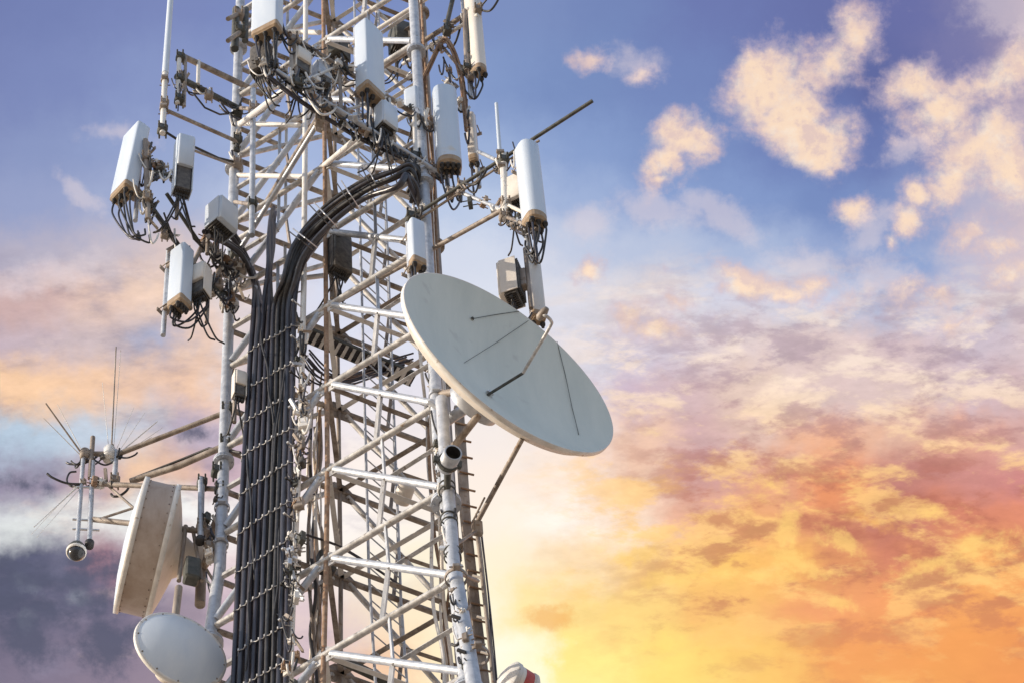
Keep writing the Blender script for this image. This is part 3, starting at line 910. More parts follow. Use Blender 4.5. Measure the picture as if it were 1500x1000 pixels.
def clutter(root, spans, n, drop=(.1, .35)):
    # loops of jumper cable, bolted clamps and short brackets along a pipe
    for _ in range(n):
        p0, p1 = rnd.choice(spans)
        t = rnd.random()
        p = lerp(P(*p0), P(*p1), t)
        k = rnd.random()
        dv = (P(*p1) - P(*p0)).normalized()
        if k < .55:
            q = p + dv * rnd.uniform(-.35, .35) + Vector((rnd.uniform(-.12, .12), rnd.uniform(-.12, .12), rnd.uniform(-.12, .06)))
            dr = rnd.uniform(*drop)
            w = spline([p, lerp(p, q, .15) - Z * dr * .6, lerp(p, q, .5) - Z * dr * rnd.uniform(.9, 1.3), lerp(p, q, .85) - Z * dr * .6, q], 5)
            MB().tube(w, rnd.choice((.009, .012, .015)), 6).build('jumper_cable', rnd.choice(('dark', 'cable', 'dark', 'white')), root)
        elif k < .85:
            b = MB()
            s = rnd.uniform(.05, .11)
            q = p + Vector((rnd.uniform(-.06, .06), rnd.uniform(-.06, .06), rnd.uniform(-.1, .04)))
            y_ = rnd.uniform(0, PI)
            ax = Vector((math.cos(y_), math.sin(y_), 0))
            ay = Vector((-math.sin(y_), math.cos(y_), 0))
            b.box(q, ax, ay, Z, s, s * rnd.uniform(.3, .8), s * rnd.uniform(.5, 1.6))
            for i in (-1, 1):
                b.tube([q + ax * i * s * .3 - ay * s * .8, q + ax * i * s * .3 + ay * s * .8], .008, 6)
            b.build('clamp', rnd.choice(('tan', 'clip', 'white', 'olive', 'radio', 'rust', 'cream')), root)
        else:
            b = MB()
            q = p + Vector((rnd.uniform(-.12, .12), rnd.uniform(-.1, .1), rnd.uniform(.08, .22) * rnd.choice((-1, 1))))
            b.angle(p, q, .035, .006)
            b.build('bracket', rnd.choice(('tan', 'white', 'galv')), root)


clutter(FR['twin pipe'], [((404, 104, -2.5), (656, 262, -1.45)), ((408, 42, -2.5), (640, 188, -1.5)), ((380, 90, -2.5), (480, 130, -2.2)), ((500, 170, -1.95), (640, 245, -1.5))], 165)
clutter(FR['topmost boom'], [((600, 86, -.8), (704, 8, -1.6)), ((600, 30, -.8), (612, 200, -1.3)), ((640, 60, -1.35), (690, 190, -1.3))], 70)
clutter(FR['side frame'], [((600, 320, -1.5), (770, 212, -2.6)), ((738, 236, -2.36), (741, 322, -2.32)), ((660, 276, -1.8), (742, 310, -2.32)), ((741, 318, -2.32), (786, 336, -2.7))], 44, (.08, .25))
clutter(FR['lower outrigger'], [((207, 282, -1.3), (283, 391, -.7)), ((283, 391, -.7), (345, 452, -.1)), ((300, 350, -.5), (350, 400, -.1)), ((290, 400, -.6), (352, 420, -.1)), ((213, 206, -1.25), (217, 322, -1.22)), ((214, 236, -1.25), (262, 258, -1.1))], 150)
clutter(FR['upper outrigger'], [((262, 80, -.6), (262, 152, -.6)), ((258, 112, -.6), (350, 160, .1)), ((344, 170, .05), (348, 240, .1))], 30, (.06, .2))
clutter(FR['pair of long'], [((118, 668, .8), (178, 668, .8)), ((124, 706, .8), (196, 712, .8)), ((318, 680, .2), (300, 860, .2))], 40, (.04, .14))

clutter(stp, [((443, 470, -.68), (439, 700, -.68)), ((440, 600, -.62), (430, 860, -.7))], 100, (.05, .2))
clutter(stp, [((432, 800, -.72), (425, 1000, -.74))], 30, (.05, .15))
clutter(tp_root, [((632, 470, -1.4), (642, 640, -1.5)), ((644, 600, -1.6), (652, 700, -1.6)), ((650, 720, -1.75), (664, 850, -1.8)), ((668, 860, -1.95), (690, 990, -2.0))], 95, (.05, .25))
inner = thing('inner_feeder', 'cream and brown feeder lines twisting up inside the mast behind the slim white pole', 'cables', P(460, 700, .5))
for k in range(9):
    x = rnd.uniform(446, 474)
    w = [P(x + rnd.uniform(-7, 7), y, .5 + rnd.uniform(-.3, .3)) for y in range(520 + rnd.randint(0, 120), 1060, 60)]
    MB().tube(spline(w, 5), rnd.choice((.011, .015, .02)), 7).build('cable', rnd.choice(('cream', 'tan', 'dark', 'rust', 'white')), inner)
for k in range(5):
    x = rnd.uniform(606, 628)
    w = [P(x + rnd.uniform(-6, 6) + (y - 400) * .06, y, -.2 + rnd.uniform(-.3, .3)) for y in range(240 + rnd.randint(0, 60), 1060, 70)]
    MB().tube(spline(w, 5), rnd.choice((.011, .015, .02)), 7).build('cable', rnd.choice(('cream', 'tan', 'rust', 'white')), inner)

# ------------------------------------------------------------------ whips and wires
def whip(label, pts, w0, w1, m='radome', base=None, grp='whip antennas'):
    root = thing('whip_antenna', label, 'antenna', P(*pts[-1]), grp)
    w = [P(*p) for p in pts]
    MB().tube(w[:2], [w0 * .5 * mpp(*pts[0]), w1 * .5 * mpp(*pts[1])], 12).build('whip', m, root)
    MB().tube(w[1:], [w1 * .42 * mpp(*pts[1])] * (len(w) - 1), 12).build('mount_pipe', 'white', root)
    for t in (.12, .6):
        clamp_ring(lerp(w[1], w[-1], t), w[1] - w[-1], w1 * .45 * mpp(*pts[1]), 'tan', 'clamp', root)
    return root


whip('tall white whip antenna on the upper outrigger', [(254, -60, -.62), (242, 108, -.62), (238, 196, -.62)], 8, 10)
whip('short thin white whip antenna in front of the blue sky between two panel antennas', [(727, 152, -2.36), (732, 222, -2.36), (736, 262, -2.36)], 5, 6)
gp = thing('wire_antenna', 'spidery antenna of thin rods spreading from one hub at the end of the long arms', 'antenna', P(125, 664, .8))
MB().lathe([(0, -.1), (.05, -.1), (.06, -.02), (.06, .05), (.03, .09), (0, .1)], P(124, 664, .8), Z, 16).build('hub', 'tan', gp)
for a, b, w in (((120, 664, .8), (67, 590, .3), 3.2), ((118, 666, .8), (64, 612, .4), 1.4), ((163, 664, .8), (170, 508, .8), 2.6),
                ((176, 662, .8), (230, 617, 1.3), 2.2), ((178, 664, .8), (222, 640, 1.2), 1.3), ((168, 664, .8), (196, 596, 1.1), 1.1), ((178, 666, .8), (246, 640, 1.3), 1.1), ((160, 664, .8), (150, 560, .8), 1.0), ((122, 664, .8), (84, 592, .5), 1.2), ((172, 664, .8), (212, 604, 1.2), 1.0), ((176, 668, .8), (238, 626, 1.2), 1.0), ((166, 664, .8), (177, 512, .8), 1.0), ((112, 710, .8), (46, 782, .5), 1.0), ((114, 712, .8), (50, 771, .4), 2.4), ((116, 716, .8), (54, 786, .3), 1.2)):
    MB().tube([P(*a), P(*b)], [w * .5 * mpp(*a), w * .36 * mpp(*b)], 8).build('rod', 'tan' if w > 2.5 else 'white', gp)
MB().lathe([(0, -.12), (.07, -.12), (.07, .1), (0, .1)], P(160, 664, .8), Z, 14).build('hub', 'white', gp)
MB().tube([P(120, 664, .8), P(176, 664, .8)], .03, 10).build('cross_bar', 'tan', gp)
MB().tube([P(136, 640, .8), P(132, 700, .8)], .03, 10).build('upright', 'tan', gp)
MB().tube(spline([P(112, 690, .8), P(102, 692, .8), P(98, 704, .8), P(106, 712, .8), P(118, 708, .8)], 6), .012, 8).build('loop', 'dark', gp)

cm = thing('dome_camera', 'dark dome camera hanging from a thin pipe under the wire antenna', 'camera', P(112, 807, .8))
T('hanger_pipe', [(122, 672, .8), (113, 796, .8)], 7, 'galv', cm)
pc = P(112, 806, .8)
rr = 14 * mpp(112, 806, .8)
MB().lathe([(0, rr * 1.3), (rr * .4, rr * 1.25), (rr * .75, rr * .85), (rr * 1.02, rr * .3), (rr * 1.02, -.02), (rr * .9, -.04)], pc, Z, 28).build('housing', 'olive', cm)
MB().lathe([(rr * 1.01, .0), (rr * 1.1, -.01), (rr * 1.08, -.04), (rr * .95, -.045)], pc, Z, 28).build('ring', 'white', cm)
MB().lathe([(rr * .9 * math.cos(a * PI / 20), -rr * .95 * math.sin(a * PI / 20) - .04) for a in range(11)], pc, Z, 28).build('lens_dome', 'glass', cm)
pp = thing('hanging_pipe', 'second thin pipe hanging beside the dome camera, ending in a black plug', 'pipe', P(131, 800, .8))
T('pipe', [(136, 676, .8), (131, 792, .8)], 8, 'galv', pp)
MB().lathe([(0, -.05), (.05, -.05), (.055, .03), (.03, .05)], P(131, 796, .8), Z, 14).build('plug', 'dark', pp)
for y in (712, 760, 774):
    p = P(118, y, .8)
    q = P(134, y + 2, .8)
    MB().tube([p - Vector((.09, 0, 0)), q + Vector((.09, 0, 0))], .014, 8).build('tie_bar', 'clip', pp)
st = thing('short_pole', 'short grey pole with black end plug beside the flared far leg', 'pole', P(264, 786, .4))
T('pipe', [(294, 700, .15), (293, 786, .15)], 8, 'galv', st)
MB().lathe([(0, -.05), (.05, -.05), (.05, .03), (0, .05)], P(293, 790, .15), Z, 14).build('plug', 'dark', st)

# ------------------------------------------------------------------ dishes
def dish_axis(nx, nv, ny, py):
    """unit vector from how the axis shows: right, towards the eye, up in the picture"""
    e = PITCH + math.atan((CY - py) / FPX)
    c = math.cos(e) * nv + math.sin(e) * ny
    u = math.sin(e) * nv * -1 + math.cos(e) * ny
    return Vector((nx, -c, u)).normalized()


n1 = dish_axis(.568, .395, .722, 530)
c1 = P(746, 529, -2.3)
R1 = 188 * mpp(747, 530, -2.3)
big = thing('dish_antenna', 'huge pale grey dish antenna with bent feed arm, side mounted on the near leg', 'dish', c1, None)
DEP = .24
prof = [(R1 * k / 24, -DEP + DEP * (k / 24) ** 2) for k in range(25)]
MB().lathe(prof, c1, n1, 96).build('reflector', 'dish', big)
MB().lathe([(R1, 0), (R1 + .006, .005), (R1 + .013, .0), (R1 + .013, -.055), (R1 + .004, -.06), (R1 - .02, -.05)], c1, n1, 96).build('rim', 'white', big)
MB().lathe([(R1 - .01, -.05), (R1 * .93, -.15), (R1 * .6, -.30), (R1 * .3, -.38), (.22, -.42), (.22, -.55), (0, -.55)], c1, n1, 72).build('back_shell', 'dishrim', big)
x1, y1 = perp(n1)


def on1(px, py, h):
    return onplane(px, py, c1 + n1 * h, n1)


def surf1(px, py):
    """the point of the reflector seen at this place"""
    h = -DEP / 2
    for _ in range(8):
        q = on1(px, py, h)
        rr = ((q - c1) - n1 * (q - c1).dot(n1)).length
        h = -DEP + DEP * min(1, (rr / R1)) ** 2
    return on1(px, py, h + .006)


for ln, w in (([(680, 531), (728, 501), (778, 467)], .003), ([(692, 467), (726, 461), (760, 456)], .0035), ([(816, 500), (828, 548), (838, 596), (848, 636)], .0035)):
    MB().tube([surf1(*p) for p in ln], w, 6).build('seam_shadow_line', 'olive', big)  # thin dark rods paint shadow lines on the dish beside a seam
MB().lathe([(0, .015), (.018, .015), (.02, 0)], surf1(692, 467), n1, 12).build('bolt_boss', 'olive', big)
fa = [surf1(714, 578), on1(740, 562, .04), on1(766, 546, .22), on1(786, 512, .5), on1(806, 478, .8), on1(807, 470, .88), on1(800, 463, .92), on1(793, 462, .88)]
MB().tube(fa[:3], .016, 10).build('feed_arm', 'olive', big)
MB().tube(spline(fa[2:], 5), .018, 10).build('feed_arm', 'steel', big)
hd = fa[-1]
MB().lathe([(0, -.10), (.025, -.10), (.042, -.05), (.042, .03), (.02, .06), (0, .06)], hd, n1 * -1, 18).build('feed_horn', 'tan', big)
pb_ = surf1(716, 577)
bb = MB()
bb.box(pb_ + n1 * .02, x1, y1, n1, .09, .02, .03)
bb.box(pb_ + n1 * .02, y1, x1, n1, .09, .02, .03)
bb.build('feed_foot', 'clip', big)
hub = c1 - n1 * .55
MB().lathe([(.30, -.10), (.30, .02), (.20, .06)], hub, n1, 28).build('hub_ring', 'galv', big)
lz = hub.z
mR = legR(lz)
MB().tube([hub - n1 * .02, mR + (hub - mR) * .08], .06, 12).build('mount_arm', 'galv', big)
for dz, s_ in ((.6, 1), (-.7, 1)):
    MB().tube([hub + Z * dz * .4 - n1 * .02, legR(lz + dz) + (hub - mR) * .06], .04, 10).build('mount_arm', 'tan', big)
    clamp_ring(legR(lz + dz), Z, RL * 1.1, 'galv', 'clamp', big)
ring = [c1 - n1 * .23 + (x1 * math.cos(a * PI / 20) + y1 * math.sin(a * PI / 20)) * R1 * .70 for a in range(41)]
MB().tube(ring, .028, 8, False).build('back_ring', 'tan', big)
for a in range(0, 40, 5):
    MB().tube([ring[a], hub + (ring[a] - hub).normalized() * .25], .022, 8).build('back_rib', 'tan', big)

stay = thing('stay_strut', 'thin diagonal stay rod bracing the underside of the big dish', 'strut', P(700, 762, -1.2))
MB().tube([on1(765, 642, -.13), P(700, 762, -1.2)], .028, 10).build('rod', 'tan', stay)
T('adjuster', [(710, 728, -1.3), (694, 760, -1.2)], 3, 'tan', stay)
bb = MB()
bb.box(P(699, 773, -1.2), (1, .2, 0), (-.2, 1, 0), Z, .11, .06, .22)
bb.build('clevis', 'tan', stay)
T('anchor_bar', [(699, 776, -1.2), (664, 800, -1.7)], 5, 'tan', stay)

n2 = dish_axis(-.972, .035, .23, 800)
cF = P(190, 797, .5)
R2d = 99 * mpp(186, 797, .5)
drum = thing('drum_antenna', 'big deep white drum antenna seen edge on, stained shroud facing down, browned to paint its shade', 'dish', cF)
SH = .40
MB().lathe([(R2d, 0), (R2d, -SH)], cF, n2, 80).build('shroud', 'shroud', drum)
MB().lathe([(0, .07), (R2d * .5, .055), (R2d * .9, .02), (R2d + .02, .0)], cF, n2, 80).build('radome', 'radome', drum)
MB().lathe([(R2d - .01, .012), (R2d + .03, .006), (R2d + .03, -.05), (R2d + .002, -.052)], cF, n2, 80).build('front_rim', 'white', drum)
MB().lathe([(R2d + .001, -SH + .05), (R2d + .028, -SH + .048), (R2d + .028, -SH - .01), (R2d - .01, -SH - .012)], cF, n2, 80).build('back_rim', 'white', drum)
MB().lathe([(R2d - .005, -SH), (R2d * .7, -SH - .07), (R2d * .35, -SH - .14), (.18, -SH - .28), (.18, -SH - .42), (0, -SH - .42)], cF, n2, 64).build('back_shell', 'dishrim', drum)
x2, y2 = perp(n2)
bm = MB()
for k in range(36):
    a = 2 * PI * k / 36
    for hh in (-.065, -SH + .075):
        u = x2 * math.cos(a) + y2 * math.sin(a)
        q = cF + n2 * hh + u * R2d
        bm.tube([q - u * .01, q + u * .007], .008, 6)
bm.build('rivets', 'tan', drum)['kind'] = 'stuff'
hub2 = cF - n2 * (SH + .42)
for dz in (-.35, .35):
    MB().tube([hub2 + Z * dz * .4, legL(hub2.z + dz)], .045, 10).build('mount_arm', 'tan', drum)
    clamp_ring(legL(hub2.z + dz), Z, RL * 1.2, 'galv', 'clamp', drum)
MB().tube([hub2 - Z * .8, hub2 + Z * .7], .06, 14).build('mount_pipe', 'tan', drum)
T('stay', [(262, 850, .3), (272, 770, .3)], 7, 'tan', drum)
T('stay', [(282, 772, .3), (296, 850, .2)], 6, 'tan', drum)
bb = MB()
bb.box(P(281, 836, .2), (1, .3, 0), (-.3, 1, 0), Z, .17, .16, .36, .02)
bb.build('control_box', 'olive', drum)

n3 = dish_axis(.42, .62, .665, 950)
c3 = P(265, 951, -.3)
R3 = 71 * mpp(265, 951, -.3)
sm = thing('dish_antenna', 'small round pale dish with smooth cover tucked below the drum antenna', 'dish', c3)
MB().lathe([(0, .17), (R3 * .2, .164), (R3 * .4, .145), (R3 * .6, .11), (R3 * .8, .06), (R3 * .93, .022), (R3 * .97, .008)], c3, n3, 64).build('radome', 'radome', sm)
MB().lathe([(R3 * .97, .008), (R3 + .015, .006), (R3 + .02, -.03), (R3, -.05), (R3 - .02, -.06)], c3, n3, 64).build('rim', 'white', sm)
MB().lathe([(R3 - .01, -.05), (R3 * .7, -.16), (R3 * .3, -.24), (.12, -.26), (.12, -.40), (0, -.40)], c3, n3, 48).build('back_shell', 'dishrim', sm)
x3, y3 = perp(n3)
for k in range(12):
    a = 2 * PI * k / 12
    q = c3 + (x3 * math.cos(a) + y3 * math.sin(a)) * R3 * .965
    MB().lathe([(0, .012), (.008, .011), (.01, 0)], q + n3 * .008, n3, 8).build('bolt', 'tan', sm)
hub3 = c3 - n3 * .4
MB().tube([hub3, legL(hub3.z)], .05, 12).build('mount_arm', 'tan', sm)
clamp_ring(legL(hub3.z), Z, RL * 1.4, 'galv', 'clamp', sm)
T('mount_pipe', [(262, 860, .1), (256, 910, .1), (250, 1010, .1)], 12, 'tan', sm)

n4 = dish_axis(-.80, .30, .52, 985)
c4 = P(742, 994, -1.2)
R4 = 29 * mpp(744, 990, -1.2)
rd = thing('drum_antenna', 'small white drum antenna with a red side peeping up at the bottom edge', 'dish', c4)
MB().lathe([(0, .05), (R4 * .6, .04), (R4, 0), (R4 + .012, -.01), (R4 + .012, -.05), (R4, -.05)], c4, n4, 56).build('radome', 'white', rd)
MB().lathe([(R4, -.05), (R4, -.10)], c4, n4, 56).build('shroud', 'cream', rd)
MB().lathe([(R4 + .001, -.10), (R4 + .003, -.20)], c4, n4, 56).build('red_band', 'red', rd)
MB().lathe([(R4, -.20), (R4, -.22), (R4 + .012, -.22), (R4 + .012, -.25), (R4 * .6, -.34), (0, -.38)], c4, n4, 56).build('back_shell', 'cream', rd)
MB().tube([c4 - n4 * .36, c4 - n4 * .36 - Z * 1.2], .05, 12).build('mount_pipe', 'tan', rd)
MB().tube([c4 - n4 * .36 - Z * .9, legR(c4.z - .9)], .05, 12).build('mount_arm', 'tan', rd)

# ------------------------------------------------------------------ the thick pipe clamped to the near leg
tp = thing('mount_pipe', 'thick pale grey pipe strapped to the near leg low on the mast', 'pipe', P(692, 1000, -2.0))
pts = [(647, 585, -1.75), (652, 660, -1.75), (666, 842, -1.85)]
MB().tube([P(*p) for p in pts], [9.5 * mpp(*p) for p in pts], 16).build('upper_pipe', 'galv', tp)
pts = [(667, 840, -1.9), (694, 1000, -2.0), (715, 1120, -2.1)]
w = [P(*p) for p in pts]
w.append(Vector((w[-1].x + (w[-1].x - w[-2].x) * 2.5, w[-1].y - .5, .1)))
MB().tube(w, [10.5 * mpp(*pts[0]), 12 * mpp(*pts[1]), 14 * mpp(*pts[2]), 14 * mpp(*pts[2])], 20).build('lower_pipe', 'galv', tp)
for x, y in ((655, 716), (658, 762), (663, 812)):
    p = P(x, y, -1.8)
    for k in (-1, 1):
        MB().lathe([(.078, -.008), (.09, -.008), (.09, .008), (.078, .008), (.078, -.008)], p + Z * k * .05, Z, 20).build('strap', 'olive', tp)
for x, y in ((668, 846), (700, 960)):
    clamp_ring(P(x, y, -1.95), P(694, 1000, -2) - P(667, 840, -1.9), .1, 'tan', 'clamp', tp)
T('tie_bar', [(670, 838, -1.9), (700, 850, -1.2)], 6, 'tan', tp)
for x, y in ((676, 905), (684, 955)):
    T('bolt', [(x - 14, y - 4, -2.05), (x - 2, y, -2.05)], 6, 'dark', tp)

lamp = thing('stub_pipe', 'short grey pipe stub with an open black mouth clamped under the big dish', 'pipe', P(663, 662, -2.2))
q = P(664, 662, -2.3)
ax_ = Vector((.25, -.9, -.35)).normalized()
MB().lathe([(.0, -.28), (.085, -.28), (.095, -.25), (.095, 0), (.078, 0)], q, ax_, 24).build('tube', 'galv', lamp)
MB().lathe([(.078, 0), (.078, -.14), (0, -.14)], q, ax_, 24).build('mouth', 'dark', lamp)
clamp_ring(q - ax_ * .18, ax_, .1, 'olive', 'clamp', lamp)
MB().tube([q - ax_ * .2, legR(q.z)], .035, 10).build('bracket', 'olive', lamp)

tray = thing('cable_tray', 'rust brown feeder tray standing behind the thick grey pipe', 'tray', P(690, 900, -.3))
for k, (x0, y0, x1_, y1_) in enumerate(((672, 596, 682, 760), (681, 752, 697, 900), (697, 900, 716, 1060))):
    a_, b_ = P(x0, y0, -.4), P(x1_, y1_, -.4)
    MB().box((a_ + b_) / 2, (1, .2, 0), (-.2, 1, 0), (b_ - a_), .11, .05, (b_ - a_).length).build('channel', 'tan', tray)
for y in range(620, 1040, 24):
    x = 676 + (y - 620) * .085
    T('rung', [(x - 9, y - 2, -.46), (x + 12, y + 3, -.4)], 3.4, 'rust', tray)
rod = thing('guard_rail', 'thin pale rail on short spacers at the outer edge of the mast foot', 'rail', P(720, 990, -.5))
MB().tube([P(699, 780, -.6), P(707, 850, -.6), P(716, 930, -.6), P(724, 1010, -.6), P(732, 1080, -.6)], .022, 8).build('rail', 'tan', rod)
for y in (846, 906, 958):
    x = 699 + (y - 780) * .108
    T('spacer', [(x, y, -.6), (x - 14, y - 4, -.6)], 4, 'cream', rod)

dk = thing('cable_tray', 'dark perforated cable tray crossing inside the mast', 'tray', P(449, 492, .4))
a_, b_ = P(446, 488, .3), P(606, 555, .9)
dirv = (b_ - a_)
L = dirv.length
side = dirv.cross(Z).normalized()
for s_ in (-1, 1):
    MB().box((a_ + b_) / 2 + side * s_ * .09, dirv, side, Z, L, .02, .06).build('side_rail', 'olive', dk)
for k in range(15):
    q = lerp(a_, b_, (k + .5) / 15)
    MB().box(q - Z * .03, side, dirv, Z, .18, .04, .02).build('rung', 'clip', dk)
for k in range(5):
    o = side * (-.06 + .03 * k)
    MB().tube([a_ + o, b_ + o], .018, 6).build('cable', 'cable', dk)
dk2 = thing('cable_tray', 'short dark tray end sticking out low inside the mast', 'tray', P(490, 960, .2))
a_, b_ = P(488, 960, .2), P(580, 1004, .6)
MB().box((a_ + b_) / 2, (b_ - a_), Z.cross(b_ - a_), Z, (b_ - a_).length, .1, .06).build('channel', 'olive', dk2)
MB().tube([a_ + Z * .05, b_ + Z * .05], .02, 8).build('cable', 'dark', dk2)
jb = thing('junction_box', 'grey junction box hung on a brown hanger inside the mast', 'box', P(484, 836, .3))
bb = MB()
bb.box(P(478, 824, .2), (1, .4, 0), (-.4, 1, 0), Z, .2, .14, .3, .02)
bb.build('case', 'olive', jb)
bb = MB()
bb.box(P(478, 824, .2) - Z * .17, (1, .4, 0), (-.4, 1, 0), Z, .16, .1, .03)
bb.build('gland_plate', 'dark', jb)
T('spotlight_arm', [(470, 826, .1), (462, 836, .0)], 5, 'dark', jb)
hb = thing('round_sign', 'round yellowish drum box hung high inside the lattice under a grey bar', 'box', P(590, 720, .4))
hb.name = 'drum_box'
MB().lathe([(0, -.12), (.09, -.12), (.1, -.1), (.1, .1), (.08, .12), (0, .12)], P(592, 722, .4), (.3, -.9, .2), 24).build('case', 'cream', hb)
T('hook', [(592, 712, .4), (592, 700, .4)], 3, 'dark', hb)
# ------------------------------------------------------------------ sky
W = bpy.data.worlds.new('World')
SC.world = W
W.use_nodes = True
nt = W.node_tree
nt.nodes.clear()
NN, LK = nt.nodes.new, nt.links.new


def setin(sock, v):
    if hasattr(v, 'links'):
        LK(v, sock)
    else:
        sock.default_value = v


def mth(op, a, b=0.0, c=None, clamp=False):
    n = NN('ShaderNodeMath')
    n.operation = op
    n.use_clamp = clamp
    setin(n.inputs[0], a)
    setin(n.inputs[1], b)
    if c is not None:
        setin(n.inputs[2], c)
    return n.outputs[0]


def vm(op, a, b=None, s=None):
    n = NN('ShaderNodeVectorMath')
    n.operation = op
    setin(n.inputs[0], a)
    if b is not None:
        setin(n.inputs[1], b)
    if s is not None:
        setin(n.inputs['Scale'], s)
    return n.outputs['Value'] if op in ('DOT_PRODUCT', 'LENGTH', 'DISTANCE') else n.outputs[0]


def sstep(x, a, b):
    n = NN('ShaderNodeMapRange')
    n.interpolation_type = 'SMOOTHSTEP'
    setin(n.inputs[0], x)
    n.inputs[1].default_value = a
    n.inputs[2].default_value = b
    return n.outputs[0]


def mixc(f, a, b, mode='MIX'):
    n = NN('ShaderNodeMix')
    n.data_type = 'RGBA'
    n.blend_type = mode
    setin(n.inputs[0], f)
    setin(n.inputs[6], a)
    setin(n.inputs[7], b)
    return n.outputs[2]


def noise(v, scale, detail=6, rough=.55, dist=0.0, colour=False):
    n = NN('ShaderNodeTexNoise')
    setin(n.inputs['Vector'], v)
    n.inputs['Scale'].default_value = scale
    n.inputs['Detail'].default_value = detail
    n.inputs['Roughness'].default_value = rough
    n.inputs['Distortion'].default_value = dist
    return n.outputs['Color' if colour else 'Fac']


tc = NN('ShaderNodeTexCoord').outputs['Generated']
# sky coordinates: a gnomonic map about one fixed compass bearing and height
fz = mth('MAXIMUM', vm('DOT_PRODUCT', tc, tuple(FWD)), .05)
sx = mth('DIVIDE', vm('DOT_PRODUCT', tc, tuple(RIGHT)), fz)
sy = mth('DIVIDE', vm('DOT_PRODUCT', tc, tuple(UP)), fz)
X = mth('MULTIPLY_ADD', sx, FPX / 1000, CX / 1000)
Y = mth('MULTIPLY_ADD', sy, -FPX / 1000, CY / 1000)
cb = NN('ShaderNodeCombineXYZ')
LK(X, cb.inputs[0])
LK(Y, cb.inputs[1])
V0 = cb.outputs[0]
# warp
w1 = vm('SUBTRACT', noise(V0, 5.5, 6, .62, 0, True), (.5, .5, .5))
w2 = vm('SUBTRACT', noise(V0, 22, 5, .6, 0, True), (.5, .5, .5))
Vw = vm('ADD', vm('ADD', V0, vm('SCALE', w1, s=WARP1)), vm('SCALE', w2, s=WARP2))
sp = NN('ShaderNodeSeparateXYZ')
LK(Vw, sp.inputs[0])
Xw, Yw = sp.outputs[0], sp.outputs[1]
u = mth('MULTIPLY_ADD', Xw, 1 / 2.0, .1)            # ramps run from x = -200 to 1800


def ramp(stops):
    r = NN('ShaderNodeValToRGB')
    r.color_ramp.interpolation = 'B_SPLINE' if len(stops) > 3 else 'EASE'
    r.color_ramp.interpolation = 'EASE'
    cr = r.color_ramp
    while len(cr.elements) > 1:
        cr.elements.remove(cr.elements[-1])
    for i, (x, c) in enumerate(stops):
        p = (x + 200) / 2000.0
        e = cr.elements[0] if i == 0 else cr.elements.new(p)
        e.position = p
        e.color = srgb(*c)
    LK(u, r.inputs[0])
    return r.outputs[0]


col = None
for i, (y, stops) in enumerate(SKY_ROWS):
    c = ramp(stops)
    if col is None:
        col = c
    else:
        y0 = SKY_ROWS[i - 1][0]
        col = mixc(sstep(Yw, y0 / 1000, y / 1000), col, c)

# streaky light and dark in the sunset clouds
rot = NN('ShaderNodeMapping')
rot.inputs['Rotation'].default_value = (0, 0, math.radians(35))
rot.inputs['Scale'].default_value = (1.0, 2.3, 1)
LK(V0, rot.inputs[0])
s1 = noise(rot.outputs[0], 6.5, 9, .64, .12)
s2 = noise(vm('ADD', rot.outputs[0], (3.3, 1.7, 0)), 8, 9, .64, .12)
low = mth('MULTIPLY', sstep(Y, .33, .52), sstep(X, .70, .95))
low = mth('MULTIPLY', low, mth('SUBTRACT', 1.0, mth('MULTIPLY', sstep(Y, .84, .99), .65)))
fire = sstep(Y, .50, .72)
lightc = mixc(fire, srgb(250, 226, 206), srgb(255, 204, 122))
darkc = mixc(fire, srgb(176, 150, 170), srgb(190, 112, 92))
col = mixc(mth('MULTIPLY', mth('MULTIPLY', sstep(s1, .475, .60), low), .72), col, lightc)
col = mixc(mth('MULTIPLY', mth('MULTIPLY', sstep(s2, .485, .61), mth('MULTIPLY', low, sstep(X, .82, 1.08))), .62), col, darkc)
# softer ones on the other side
left = mth('MULTIPLY', sstep(mth('SUBTRACT', .72, X), .0, .3), sstep(Y, .33, .42))
col = mixc(mth('MULTIPLY', mth('MULTIPLY', sstep(s2, .5, .7), left), .35), col, srgb(150, 140, 168))
col = mixc(mth('MULTIPLY', mth('MULTIPLY', sstep(s1, .55, .72), left), .30), col, srgb(244, 214, 196))

# separate puffs of cloud
cl = vm('SUBTRACT', noise(V0, 9, 7, .6, 0, True), (.5, .5, .5))
Vp = vm('ADD', V0, vm('SCALE', cl, s=.085))


def puffs(lst):
    global Vp
    acc = None
    k = 0
    for x, y, rx, ry, a, s in lst:
        mp = NN('ShaderNodeMapping')
        mp.vector_type = 'TEXTURE'
        mp.inputs['Location'].default_value = (x / 1000, y / 1000, 0)
        mp.inputs['Rotation'].default_value = (0, 0, math.radians(a))
        mp.inputs['Scale'].default_value = (rx / 1000, ry / 1000, 1)
        LK(Vp, mp.inputs[0])
        d = mth('MULTIPLY', mth('SUBTRACT', 1.15, vm('LENGTH', mp.outputs[0])), s)
        acc = d if acc is None else mth('MAXIMUM', acc, d)
        k += 1
        if k % 6 == 0 or k == len(lst):
            Vp = vm('ADD', Vp, vm('SCALE', Vp, s=mth('MULTIPLY', acc, 1e-6)))   # keeps the groups in order
    return acc


